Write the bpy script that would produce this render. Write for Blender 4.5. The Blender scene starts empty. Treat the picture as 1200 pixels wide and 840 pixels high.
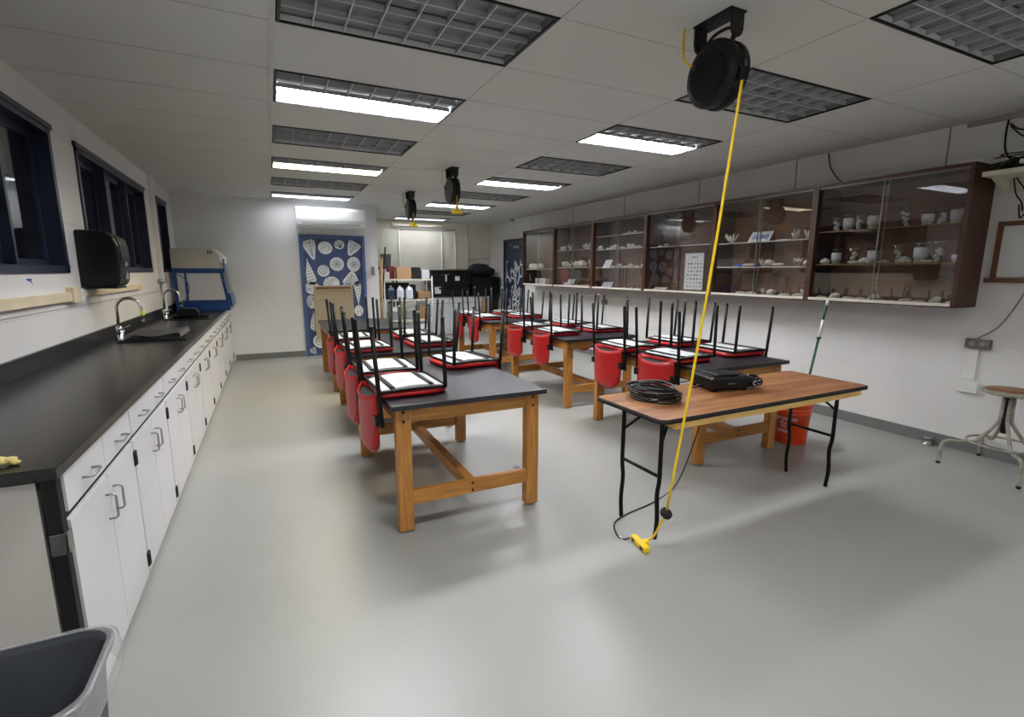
import bpy, bmesh, math, random
from mathutils import Vector, Matrix
random.seed(7)
C = bpy.context.scene.collection
PI = math.pi
# ------------------------------------------------------------------ camera
CZ = 1.495
def cam_axes(yaw, pitch, roll):
    cy, sy, cp, sp = math.cos(yaw), math.sin(yaw), math.cos(pitch), math.sin(pitch)
    f = Vector((sy*cp, cy*cp, -sp)); r = Vector((cy, -sy, 0)); u = r.cross(f)
    cr, sr = math.cos(roll), math.sin(roll)
    return cr*r + sr*u, -sr*r + cr*u, f
cd = bpy.data.cameras.new('camera'); cam = bpy.data.objects.new('camera', cd); C.objects.link(cam)
r_, u_, f_ = cam_axes(.4519, .1741, .0019)
cam.matrix_world = Matrix(((r_.x, u_.x, -f_.x, 0), (r_.y, u_.y, -f_.y, 0), (r_.z, u_.z, -f_.z, CZ), (0, 0, 0, 1)))
cd.sensor_fit = 'HORIZONTAL'; cd.sensor_width = 36; cd.lens = 579.1/1200*36; cd.clip_start = .05; cd.clip_end = 60
S = bpy.context.scene; S.camera = cam
# ------------------------------------------------------------------ world, exposure
w = bpy.data.worlds.new('world'); S.world = w; w.use_nodes = True
w.node_tree.nodes['Background'].inputs[0].default_value = (.01, .012, .02, 1)
w.node_tree.nodes['Background'].inputs[1].default_value = .3
S.view_settings.view_transform = 'Standard'; S.view_settings.look = 'None'
S.view_settings.gamma = 1; S.view_settings.use_curve_mapping = False
S.view_settings.exposure = 0.32
LAMP = 64.0          # strength of every lit tube panel
S.cycles.use_denoising = True
S.cycles.max_bounces = 10; S.cycles.diffuse_bounces = 6; S.cycles.glossy_bounces = 4
S.cycles.transparent_max_bounces = 16; S.cycles.sample_clamp_indirect = 4
S.cycles.caustics_reflective = False; S.cycles.caustics_refractive = False

# ------------------------------------------------------------------ materials
def lin(c):
    return tuple(((v/255)/12.92 if v/255 <= .04045 else ((v/255+.055)/1.055)**2.4) for v in c) + (1,)
def mat(name, c, rough=.5, metal=0, var=.06, scale=8, bump=0, bscale=60, stretch=None, spec=None, c2=None, coat=0):
    m = bpy.data.materials.new(name); m.use_nodes = True
    nt = m.node_tree; b = nt.nodes['Principled BSDF']
    b.inputs['Roughness'].default_value = rough; b.inputs['Metallic'].default_value = metal
    if spec is not None: b.inputs['Specular IOR Level'].default_value = spec
    if coat: b.inputs['Coat Weight'].default_value = coat; b.inputs['Coat Roughness'].default_value = .15
    tc = nt.nodes.new('ShaderNodeTexCoord'); mp = nt.nodes.new('ShaderNodeMapping')
    nt.links.new(tc.outputs['Object'], mp.inputs[0])
    if stretch: mp.inputs['Scale'].default_value = stretch
    n = nt.nodes.new('ShaderNodeTexNoise'); n.inputs['Scale'].default_value = scale; n.inputs['Detail'].default_value = 5
    nt.links.new(mp.outputs[0], n.inputs['Vector'])
    rp = nt.nodes.new('ShaderNodeValToRGB'); L = lin(c)
    L2 = lin(c2) if c2 else tuple(min(1, v*(1+var)) for v in L[:3]) + (1,)
    L1 = L if c2 else tuple(v*(1-var) for v in L[:3]) + (1,)
    rp.color_ramp.elements[0].color = L1; rp.color_ramp.elements[1].color = L2
    rp.color_ramp.elements[0].position = .35; rp.color_ramp.elements[1].position = .65
    nt.links.new(n.outputs['Fac'], rp.inputs[0]); nt.links.new(rp.outputs[0], b.inputs['Base Color'])
    if bump:
        n2 = nt.nodes.new('ShaderNodeTexNoise'); n2.inputs['Scale'].default_value = bscale; n2.inputs['Detail'].default_value = 4
        nt.links.new(mp.outputs[0], n2.inputs['Vector'])
        bp = nt.nodes.new('ShaderNodeBump'); bp.inputs['Strength'].default_value = bump; bp.inputs['Distance'].default_value = .01
        nt.links.new(n2.outputs['Fac'], bp.inputs['Height']); nt.links.new(bp.outputs[0], b.inputs['Normal'])
    return m
def glow(name, c, s):
    m = bpy.data.materials.new(name); m.use_nodes = True
    b = m.node_tree.nodes['Principled BSDF']
    b.inputs['Base Color'].default_value = lin(c); b.inputs['Emission Color'].default_value = lin(c)
    b.inputs['Emission Strength'].default_value = s
    return m
def glassmat(name, tint=(1, 1, 1, 1), ior=1.6, rough=.0, haze=0.0):
    m = bpy.data.materials.new(name); m.use_nodes = True; nt = m.node_tree
    nt.nodes.remove(nt.nodes['Principled BSDF']); out = nt.nodes['Material Output']
    t = nt.nodes.new('ShaderNodeBsdfTransparent'); t.inputs[0].default_value = tint
    g = nt.nodes.new('ShaderNodeBsdfGlossy'); g.inputs['Roughness'].default_value = rough
    lw = nt.nodes.new('ShaderNodeLayerWeight'); lw.inputs['Blend'].default_value = .5
    pw = nt.nodes.new('ShaderNodeMath'); pw.operation = 'POWER'; pw.inputs[1].default_value = 5
    F0 = ((ior-1)/(ior+1))**2
    f = nt.nodes.new('ShaderNodeMath'); f.operation = 'MULTIPLY_ADD'; f.inputs[1].default_value = 1-F0; f.inputs[2].default_value = F0; f.use_clamp = True
    nt.links.new(lw.outputs['Facing'], pw.inputs[0]); nt.links.new(pw.outputs[0], f.inputs[0])
    x = nt.nodes.new('ShaderNodeMixShader'); nt.links.new(f.outputs[0], x.inputs[0])
    nt.links.new(t.outputs[0], x.inputs[1]); nt.links.new(g.outputs[0], x.inputs[2])
    nt.links.new(x.outputs[0], out.inputs[0])
    if haze:
        d = nt.nodes.new('ShaderNodeBsdfDiffuse'); d.inputs[0].default_value = (.8, .8, .82, 1)
        y = nt.nodes.new('ShaderNodeMixShader'); y.inputs[0].default_value = haze
        nt.links.new(x.outputs[0], y.inputs[1]); nt.links.new(d.outputs[0], y.inputs[2]); nt.links.new(y.outputs[0], out.inputs[0])
    return m
def blockwall(name, c, axis, strength=.35, rough=.55):
    """painted block wall: brick pattern as bump only (mortar joints are real grooves)"""
    m = mat(name, c, rough, var=.025, scale=1.3); nt = m.node_tree; b = nt.nodes['Principled BSDF']
    tc = nt.nodes.new('ShaderNodeTexCoord'); sp = nt.nodes.new('ShaderNodeSeparateXYZ'); cb = nt.nodes.new('ShaderNodeCombineXYZ')
    nt.links.new(tc.outputs['Object'], sp.inputs[0])
    nt.links.new(sp.outputs[axis], cb.inputs[0]); nt.links.new(sp.outputs[2], cb.inputs[1])
    br = nt.nodes.new('ShaderNodeTexBrick'); br.inputs['Scale'].default_value = 1
    br.inputs['Brick Width'].default_value = .81; br.inputs['Row Height'].default_value = .2033*1.5
    br.inputs['Mortar Size'].default_value = .004; br.inputs['Mortar Smooth'].default_value = .6
    nt.links.new(cb.outputs[0], br.inputs['Vector'])
    n2 = nt.nodes.new('ShaderNodeTexNoise'); n2.inputs['Scale'].default_value = 35; n2.inputs['Detail'].default_value = 5
    nt.links.new(tc.outputs['Object'], n2.inputs['Vector'])
    ma = nt.nodes.new('ShaderNodeMath'); ma.operation = 'MULTIPLY_ADD'; ma.inputs[1].default_value = -1.0
    nt.links.new(br.outputs['Fac'], ma.inputs[0])
    mb = nt.nodes.new('ShaderNodeMath'); mb.operation = 'MULTIPLY'; mb.inputs[1].default_value = .25
    nt.links.new(n2.outputs['Fac'], mb.inputs[0]); nt.links.new(mb.outputs[0], ma.inputs[2])
    bp = nt.nodes.new('ShaderNodeBump'); bp.inputs['Strength'].default_value = strength; bp.inputs['Distance'].default_value = .012
    nt.links.new(ma.outputs[0], bp.inputs['Height']); nt.links.new(bp.outputs[0], b.inputs['Normal'])
    return m
def oak(name, axis, a=(160, 105, 45), b=(192, 134, 66)):
    st = [14, 14, 14]; st[axis] = 1.2
    return mat(name, a, .42, var=.1, scale=3.2, stretch=tuple(st), c2=b, bump=.08, bscale=30)
M = {}
M['floor'] = mat('grey_epoxy_floor', (153, 154, 150), .36, var=.03, scale=.9, bump=.03, bscale=5, spec=.45)
M['ceiling'] = mat('ceiling_tile_paint', (212, 212, 209), .8, var=.02, scale=.8, bump=.06, bscale=90)
M['wall_l'] = blockwall('left_block_paint', (224, 223, 222), 1, .6)
M['wall_r'] = blockwall('right_block_paint', (224, 223, 222), 1, .4)
M['wall_far'] = blockwall('far_block_paint', (236, 233, 220), 0, .5)
M['wall_b'] = mat('smooth_wall_paint', (228, 228, 230), .6, var=.02, scale=1)
M['base'] = mat('grey_baseboard', (112, 114, 112), .5)
M['seam'] = mat('seam_shadow_grey', (146, 145, 140), .8)
M['batten'] = mat('ceiling_batten', (206, 205, 200), .7)
M['navy'] = mat('navy_gloss_paint', (26, 34, 56), .35, var=.15, scale=6)
M['navyframe'] = mat('blue_door_frame_paint', (72, 94, 142), .4, var=.08)
M['navydoor'] = mat('blue_door_paint', (60, 78, 120), .4, var=.08)
M['darkdoor'] = mat('dark_navy_door', (34, 46, 74), .4, var=.1)
M['white'] = mat('white_paint', (226, 226, 222), .5, var=.03)
M['drawwhite'] = mat('shell_white_paint', (240, 244, 246), .5, var=.06, scale=40)
M['laminate'] = mat('white_laminate', (216, 216, 220), .35, var=.02, scale=2)
M['endpanel'] = mat('cream_end_panel', (220, 216, 210), .5, var=.02, scale=2)
M['blacktop'] = mat('black_epoxy_resin', (26, 26, 28), .27, var=.3, scale=3, bump=.05, bscale=25, spec=.6)
M['tabletop'] = mat('charcoal_lab_tabletop', (24, 27, 35), .36, var=.35, scale=4, bump=.05, bscale=40, spec=.55)
M['black'] = mat('black_plastic', (10, 11, 12), .35, spec=.3, var=.2)
M['blackmatte'] = mat('black_matte', (14, 14, 16), .7, var=.2)
M['blacksteel'] = mat('black_powdercoat', (8, 8, 9), .45, spec=.22, var=.15, scale=30)
M['chrome'] = mat('chrome', (200, 200, 202), .15, 1, var=.03)
M['brushed'] = mat('brushed_nickel', (168, 166, 164), .35, 1, var=.05)
M['red'] = mat('red_seat_plastic', (176, 24, 28), .36, var=.04, scale=5)
M['seatwhite'] = mat('seat_underside_board', (202, 206, 206), .5, var=.04, scale=12)
M['seatgrey'] = mat('seat_label_grey', (188, 190, 190), .6)
M['oakx'] = oak('oak_grain_x', 0); M['oaky'] = oak('oak_grain_y', 1); M['oakz'] = oak('oak_grain_z', 2)
M['ply'] = mat('plywood_tabletop', (134, 84, 50), .33, var=.1, scale=2.2, stretch=(.8, 7, 9), c2=(184, 130, 84), spec=.5)
M['pine'] = mat('pine_apron', (214, 172, 96), .5, var=.1, scale=3, stretch=(1, 14, 14), c2=(228, 190, 120))
M['yellow'] = mat('yellow_cable', (235, 196, 20), .4, var=.04)
M['cabwood'] = mat('dark_walnut_veneer', (62, 35, 19), .5, var=.1, scale=2.5, stretch=(12, 12, 1.2), c2=(74, 42, 28))
M['cabback'] = mat('walnut_backboard', (94, 62, 44), .6, var=.1, scale=2.5, stretch=(12, 1.2, 12), c2=(112, 76, 54))
M['glass'] = glassmat('sliding_glass', (.96, .96, .96, 1), 1.85)
M['winglass'] = glassmat('window_glass', (.8, .82, .85, 1), 2.4)
M['jarglass'] = glassmat('jar_glass', (.93, .95, .95, 1), 1.8)
M['glassshelf'] = glassmat('glass_shelf', (.85, .9, .88, 1), 1.4)
M['alu'] = mat('aluminium_track', (190, 190, 188), .35, .8, var=.04)
M['ledge'] = mat('cream_ledge', (216, 210, 198), .5)
M['coral'] = mat('bleached_coral', (224, 218, 204), .85, var=.12, scale=30, bump=.6, bscale=70)
M['paper'] = mat('paper', (222, 224, 226), .7, var=.03, scale=20)
M['ink'] = mat('ink', (50, 54, 62), .7)
M['blueink'] = mat('blue_print', (30, 84, 160), .6)
M['cardboard'] = mat('cardboard', (186, 150, 112), .8, var=.08)
M['beigepanel'] = mat('beige_slats', (178, 164, 138), .7, var=.05, scale=30)
M['cream'] = mat('cream_raceway', (222, 208, 178), .5, var=.04)
M['creamshelf'] = mat('cream_shelf_paint', (206, 202, 184), .5, var=.05)
M['acwhite'] = mat('white_appliance_plastic', (238, 240, 242), .3, var=.01)
M['hoodgrey'] = mat('pale_grey_hood_shell', (186, 184, 178), .45, var=.03)
M['hoodblue'] = mat('blue_hood_frame', (20, 58, 118), .3, var=.08)
M['hoodclear'] = mat('frosted_side_screen', (196, 198, 208), .25, var=.02, scale=2)
M['housing'] = mat('fixture_housing_grey', (150, 152, 154), .5, var=.05)
M['louver'] = mat('louver_metal', (172, 174, 178), .5, var=.03)
M['louveredge'] = mat('louver_edge_white', (214, 216, 216), .5, var=.03)
M['tube'] = glow('lit_tube_cover', (250, 251, 255), LAMP)
M['tubewarm'] = glow('lit_tube_cover_warm', (255, 240, 200), LAMP*.9)
M['tubelow'] = glow('lit_tube_cover_weak', (252, 252, 250), LAMP*.62)
M['tubedim'] = glow('lit_tube_cover_dimmed', (250, 252, 255), LAMP*.16)  # strength turned down so the wall close by does not burn out
M['tubeoff'] = mat('unlit_tube_cover', (138, 140, 144), .4, metal=.3)
M['bin'] = mat('grey_bin_plastic', (54, 58, 66), .45, var=.12, scale=6)
M['liner'] = glassmat('clear_bin_liner', (.93, .93, .94, 1), 1.5, .25, .2)
M['orange'] = mat('orange_bucket', (232, 74, 20), .4, var=.04)
M['green'] = mat('green_handle', (24, 84, 58), .4)
M['stoolpaint'] = mat('worn_grey_stool_paint', (150, 146, 134), .5, var=.25, scale=25, bump=.1)
M['stoolseat'] = mat('worn_brown_hardboard', (120, 78, 50), .5, var=.2, scale=20, c2=(150, 104, 72))
M['plategrey'] = mat('steel_outlet_plate', (120, 118, 112), .4, .5)
M['reddish'] = mat('dark_red_box', (120, 40, 40), .6)
M['greyplastic'] = mat('grey_tub_plastic', (140, 142, 142), .5)
M['jug'] = mat('white_jug_plastic', (206, 212, 222), .4)
M['navyjug'] = mat('dark_blue_jug', (28, 40, 74), .4)
M['brownbox'] = mat('brown_box', (142, 110, 72), .7)
M['woodstick'] = mat('wooden_handle', (172, 140, 96), .5, stretch=(8, 8, 1))
M['duffel'] = mat('black_duffel_fabric', (24, 24, 26), .8, var=.3, scale=20, bump=.5, bscale=25)
M['lime'] = mat('lime_plastic', (196, 222, 50), .5)
M['labcab'] = mat('pale_grey_laminate', (206, 210, 214), .4, var=.02)
M['board'] = mat('whiteboard', (224, 226, 228), .3, var=.01)
M['brownframe'] = mat('brown_wood_frame', (104, 68, 50), .5)
M['chunk'] = mat('yellow_coral_piece', (224, 204, 132), .8, bump=.4, bscale=60)
M['bluetape'] = mat('blue_tape', (40, 90, 170), .6)
M['polecap'] = mat('black_hinge', (24, 24, 25), .4, .4)

# ------------------------------------------------------------------ mesh builder
class MB:
    def __init__(s): s.bm = bmesh.new(); s.mi = 0
    def _tag(s, faces, smooth=False):
        for f in faces:
            f.material_index = s.mi; f.smooth = smooth
    def box(s, x0, x1, y0, y1, z0, z1, bev=0, T=None):
        r = bmesh.ops.create_cube(s.bm, size=1); vs = r['verts']
        for v in vs:
            v.co = Vector(((x0+x1)/2+v.co.x*(x1-x0), (y0+y1)/2+v.co.y*(y1-y0), (z0+z1)/2+v.co.z*(z1-z0)))
        if T is not None: bmesh.ops.transform(s.bm, matrix=T, verts=vs)
        fs = set(f for v in vs for f in v.link_faces); s._tag(fs)
        if bev:
            es = list(set(e for v in vs for e in v.link_edges))
            rr = bmesh.ops.bevel(s.bm, geom=es, offset=bev, segments=2, profile=.5, affect='EDGES')
            s._tag(rr['faces'], False)
        return s
    def tube(s, pts, r, n=10, caps=True, closed=False):
        pts = [Vector(p) for p in pts]; N = len(pts)
        rs = r if isinstance(r, (list, tuple)) else [r]*N
        tans = []
        for i in range(N):
            a = pts[(i-1) % N] if (closed or i > 0) else pts[i]
            b = pts[(i+1) % N] if (closed or i < N-1) else pts[i]
            t = (b-a); tans.append(t.normalized() if t.length > 1e-9 else Vector((0, 0, 1)))
        up = Vector((0, 0, 1)) if abs(tans[0].z) < .9 else Vector((1, 0, 0))
        nrm = (up - tans[0]*up.dot(tans[0])).normalized(); rings = []
        for i in range(N):
            nrm = (nrm - tans[i]*nrm.dot(tans[i])); nrm = nrm.normalized() if nrm.length > 1e-6 else tans[i].orthogonal().normalized()
            bn = tans[i].cross(nrm)
            rings.append([s.bm.verts.new(pts[i] + (nrm*math.cos(2*PI*k/n)+bn*math.sin(2*PI*k/n))*rs[i]) for k in range(n)])
        fs = []
        for i in range(N if closed else N-1):
            A, B = rings[i], rings[(i+1) % N]
            for k in range(n): fs.append(s.bm.faces.new((A[k], A[(k+1) % n], B[(k+1) % n], B[k])))
        s._tag(fs, True)
        if caps and not closed: s._tag([s.bm.faces.new(rings[0][::-1]), s.bm.faces.new(rings[-1])])
        return s
    def lathe(s, prof, c=(0, 0, 0), n=24, axis='Z', smooth=True):
        """prof: (r, h) list"""
        c = Vector(c); rings = []
        def P(r, h, k):
            a = 2*PI*k/n; u, v = r*math.cos(a), r*math.sin(a)
            return c + (Vector((u, v, h)) if axis == 'Z' else Vector((h, u, v)) if axis == 'X' else Vector((v, h, u)))
        for r, h in prof:
            rings.append([s.bm.verts.new(P(0, h, 0))] if r < 1e-6 else [s.bm.verts.new(P(r, h, k)) for k in range(n)])
        fs = []
        for A, B in zip(rings, rings[1:]):
            if len(A) == 1 and len(B) == 1: continue
            for k in range(n):
                k2 = (k+1) % n
                if len(A) == 1: fs.append(s.bm.faces.new((A[0], B[k2], B[k])))
                elif len(B) == 1: fs.append(s.bm.faces.new((A[k], A[k2], B[0])))
                else: fs.append(s.bm.faces.new((A[k], A[k2], B[k2], B[k])))
        s._tag(fs, smooth)
        return s
    def prism(s, poly, ext, smooth_side=False):
        """poly: list of 3D points (planar), ext: vector"""
        e = Vector(ext); a = [s.bm.verts.new(Vector(p)) for p in poly]; b = [s.bm.verts.new(Vector(p)+e) for p in poly]
        n = len(a); s._tag([s.bm.faces.new(a[::-1]), s.bm.faces.new(b)])
        s._tag([s.bm.faces.new((a[k], a[(k+1) % n], b[(k+1) % n], b[k])) for k in range(n)], smooth_side)
        return s
    def poly(s, pts):
        s._tag([s.bm.faces.new([s.bm.verts.new(Vector(p)) for p in pts])]); return s
    def sphere(s, c, r, sc=(1, 1, 1), sub=2, jitter=0, seed=0):
        rr = bmesh.ops.create_icosphere(s.bm, subdivisions=sub, radius=r); rd = random.Random(seed)
        for v in rr['verts']:
            k = 1+jitter*(rd.random()-.5)*2
            v.co = Vector((v.co.x*sc[0]*k, v.co.y*sc[1]*k, v.co.z*sc[2]*k)) + Vector(c)
        s._tag(set(f for v in rr['verts'] for f in v.link_faces), True); return s
    def grid(s, fn, nu, nv, smooth=True):
        V = [[s.bm.verts.new(Vector(fn(i/nu, j/nv))) for j in range(nv+1)] for i in range(nu+1)]
        s._tag([s.bm.faces.new((V[i][j], V[i+1][j], V[i+1][j+1], V[i][j+1])) for i in range(nu) for j in range(nv)], smooth)
        return V
    def build(s, name, m, parent=None, loc=None, rz=0, recalc=True):
        if recalc: bmesh.ops.recalc_face_normals(s.bm, faces=s.bm.faces[:])
        me = bpy.data.meshes.new(name); s.bm.to_mesh(me); s.bm.free()
        for x in (m if isinstance(m, (list, tuple)) else [m]): me.materials.append(M[x] if isinstance(x, str) else x)
        o = bpy.data.objects.new(name, me); C.objects.link(o)
        if parent is not None: o.parent = parent
        if loc is not None: o.location = loc
        if rz: o.rotation_euler.z = rz
        return o
def tag(o, label, cat, group=None, kind=None):
    o['label'] = label; o['category'] = cat
    if group: o['group'] = group
    if kind: o['kind'] = kind
    return o
def thing(name, label, cat, loc=(0, 0, 0), rz=0, group=None):
    o = bpy.data.objects.new(name, None); C.objects.link(o); o.location = loc; o.rotation_euler.z = rz
    o.empty_display_size = .1
    return tag(o, label, cat, group)
def struct(o, label=None, cat=None):
    o['kind'] = 'structure'
    if label: o['label'] = label
    if cat: o['category'] = cat
    return o
def kids(o): return [c for c in o.children]
def copy_tree(o, parent=None):
    c = o.copy(); C.objects.link(c)
    if parent is not None: c.parent = parent
    for ch in kids(o): copy_tree(ch, c)
    return c
def curvepts(pts, n=8):
    """Catmull-Rom through points"""
    P = [Vector(p) for p in pts]; P = [P[0]*2-P[1]] + P + [P[-1]*2-P[-2]]; out = []
    for i in range(1, len(P)-2):
        for k in range(n):
            t = k/n; a, b, c, d = P[i-1], P[i], P[i+1], P[i+2]
            out.append(.5*((2*b)+(c-a)*t+(2*a-5*b+4*c-d)*t*t+(3*b-a-3*c+d)*t**3))
    out.append(P[-2]); return out
def textmesh(body, size, m, parent, name='lettering', T=None, extrude=.0008, align='CENTER', bend=None):
    cu = bpy.data.curves.new(name, 'FONT'); cu.body = body; cu.size = size; cu.extrude = extrude
    cu.align_x = align; cu.align_y = 'CENTER'; cu.resolution_u = 3; cu.offset = .0012
    t = bpy.data.objects.new(name, cu); C.objects.link(t)
    dg = bpy.context.evaluated_depsgraph_get(); me = bpy.data.meshes.new_from_object(t.evaluated_get(dg))
    bpy.data.objects.remove(t)
    if T is not None: me.transform(T)
    if bend:
        for v in me.vertices: v.co = bend(v.co)
    me.materials.clear(); me.materials.append(M[m]); o = bpy.data.objects.new(name, me); C.objects.link(o)
    if parent is not None: o.parent = parent
    return o

# ================================================================== ROOM
H = 2.685; XL, XR, YB, YF, XJ, Y0 = -1.29, 5.20, 9.45, 12.0, 1.83, -2.5
TW = .22
struct(MB().box(XL-.3, XR+.3, Y0-.3, YF+.3, -.1, 0).build('floor', 'floor'), 'grey polished epoxy floor of the classroom', 'floor')
# ceiling with openings for the recessed fixtures
RX = [XL-.1, .117, 1.344, 2.656, 3.868, XR+.1]; DY = .636
def ry(j): return 2.87+DY*j
cells = {}
for j in (-6, -2, 0, 2, 4, 6, 8, 10): cells[(1, j)] = 'L'
for j in (-6, -2, 0, 2, 4, 6, 8, 10, 12, 14): cells[(3, j)] = 'R'
b = MB(); ys = [Y0-.2]+[ry(j) for j in range(-8, 16)]+[YF+.2]
ys = [y for y in ys if Y0-.2 <= y <= YF+.2]; ys = sorted(ys)
for i in range(5):
    for y0, y1 in zip(ys, ys[1:]):
        hit = any(ci == i and abs(ry(j)-y1) < .01 for (ci, j) in cells)
        if hit: continue
        b.poly([(RX[i], y0, H), (RX[i+1], y0, H), (RX[i+1], y1, H), (RX[i], y1, H)])
bmesh.ops.remove_doubles(b.bm, verts=b.bm.verts[:], dist=1e-4)
o = b.build('ceiling', 'ceiling', recalc=False)
for f in o.data.polygons: pass
o.data.flip_normals(); struct(o, 'white panelled ceiling with recessed light fixtures', 'ceiling')
# plenum lid so that nothing shines in from above
struct(MB().box(XL-.3, XR+.3, Y0-.3, YF+.3, H+.16, H+.2).build('trim_1', 'blackmatte'))
# seams: thin joints, and the wider batten along the first column
b = MB()
for x in RX[2:5]: b.box(x-.002, x+.002, Y0, YF if x > XJ else YB, H-.0012, H-.0004)
for j in range(-8, 15):
    y = ry(j)
    x1 = XR if y < YB else XR; x0 = XL if y < YB else XJ
    for a0, a1 in zip([x0]+[x for x in RX[1:5] if x > x0], [x for x in RX[1:5] if x > x0]+[x1]):
        b.box(a0+.012, a1-.012, y-.0015, y+.0015, H-.0012, H-.0004)
struct(b.build('trim_2', 'seam'))
struct(MB().box(RX[1]-.028, RX[1]-.004, Y0, YB, H-.004, H).build('trim_3', 'batten'))
# left wall with three window openings
WIN = [(2.35, 4.62), (5.12, 7.50), (8.22, 8.92)]; WZ0, WZ1 = 1.48, 2.46
b = MB(); b.box(XL-TW, XL, Y0, YB, 0, WZ0).box(XL-TW, XL, Y0, YB, WZ1, H)
e = [Y0]+[v for p in WIN for v in p]+[YB]
for k in range(0, len(e), 2): b.box(XL-TW, XL, e[k], e[k+1], WZ0, WZ1)
struct(b.build('wall_left', 'wall_l'), 'white painted block wall with three windows', 'wall')
struct(MB().box(XR, XR+.2, Y0, YF, 0, H).build('wall_right', 'wall_r'), 'white painted block wall behind the display cabinets', 'wall')
struct(MB().box(XL-TW, XJ, YB, YB+.15, 0, H).build('wall_back', 'wall_b'), 'smooth white wall with the blue shell door', 'wall')
struct(MB().box(XJ-.12, XJ, YB+.15, YF, 0, H).build('wall_alcove', 'wall_b'), 'side wall of the storage alcove', 'wall')
struct(MB().box(XJ-.12, XR+.2, YF, YF+.2, 0, H).build('wall_far', 'wall_far'), 'cream block wall of the storage alcove', 'wall')
struct(MB().box(XL-TW, XR+.2, Y0-.2, Y0, 0, H).build('wall_front', 'wall_b'), 'wall behind the viewer', 'wall')
struct(MB().box(XR-.012, XR, Y0, 10.02, 0, .10).box(XR-.012, XR, 11.16, YF, 0, .10).build('baseboard_right', 'base'))
struct(MB().box(-.60, .49, YB-.012, YB, 0, .10).box(1.60, XJ+.012, YB-.012, YB, 0, .10).build('baseboard_back', 'base'))
# right wall: vertical panel seams above the cabinets, dark ceiling track
b = MB()
for y in (9.75, 8.1, 6.6, 5.05, 3.7, 2.35): b.box(XR-.004, XR, y-.006, y+.006, 2.33, H)
struct(b.build('trim_4', 'seam'))
struct(MB().box(XR-.03, XR, Y0, 2.23, H-.035, H).build('trim_5', 'seam'))
# left wall column strip and thin joint line
struct(MB().box(XL, XL+.05, 7.86, 7.93, .93, H).build('trim_6', 'wall_b'))
struct(MB().box(XL, XL+.003, Y0, 7.85, 1.236, 1.241).build('trim_7', 'seam'))

# windows
def window(k, y0, y1, n):
    r = thing('window_%d' % k, ['dark sliding window nearest the viewer, above the worktop', 'three pane navy window between the towel dispenser and the fume hood', 'narrow dark window beside the fume hood'][k-1], 'window')
    r['kind'] = 'structure'
    f = MB(); t = .05
    f.box(XL-TW, XL+.012, y0, y1, WZ0, WZ0+t).box(XL-TW, XL+.012, y0, y1, WZ1-t, WZ1)
    f.box(XL-TW, XL+.012, y0, y0+t, WZ0, WZ1).box(XL-TW, XL+.012, y1-t, y1, WZ0, WZ1)
    f.box(XL, XL+.022, y0-.02, y1+.02, WZ1-.015, WZ1+.02)
    f.build('window_frame', 'navy', r)
    w_ = (y1-y0-2*t)/n
    for i in range(n):
        a = y0+t+w_*i; c = a+w_
        s = MB(); xa, xb = (XL-.085, XL-.06) if i % 2 else (XL-.105, XL-.08)
        s.box(xa, xb, a, a+.05, WZ0+t, WZ1-t).box(xa, xb, c-.05, c, WZ0+t, WZ1-t)
        s.box(xa, xb, a+.035, c-.035, WZ0+t, WZ0+t+.04).box(xa, xb, a+.035, c-.035, WZ1-t-.04, WZ1-t)
        if i < n-1: s.box(XL-.11, XL-.004, c-.015, c+.015, WZ0+t, WZ1-t)
        sh = s.build('window_sash', 'navy', r)
        MB().box((xa+xb)/2-.002, (xa+xb)/2+.002, a+.035, c-.035, WZ0+t+.04, WZ1-t-.04).build('window_pane', 'winglass', sh)
for k, ((y0, y1), n) in enumerate(zip(WIN, (3, 3, 1))): window(k+1, y0, y1, n)

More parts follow.
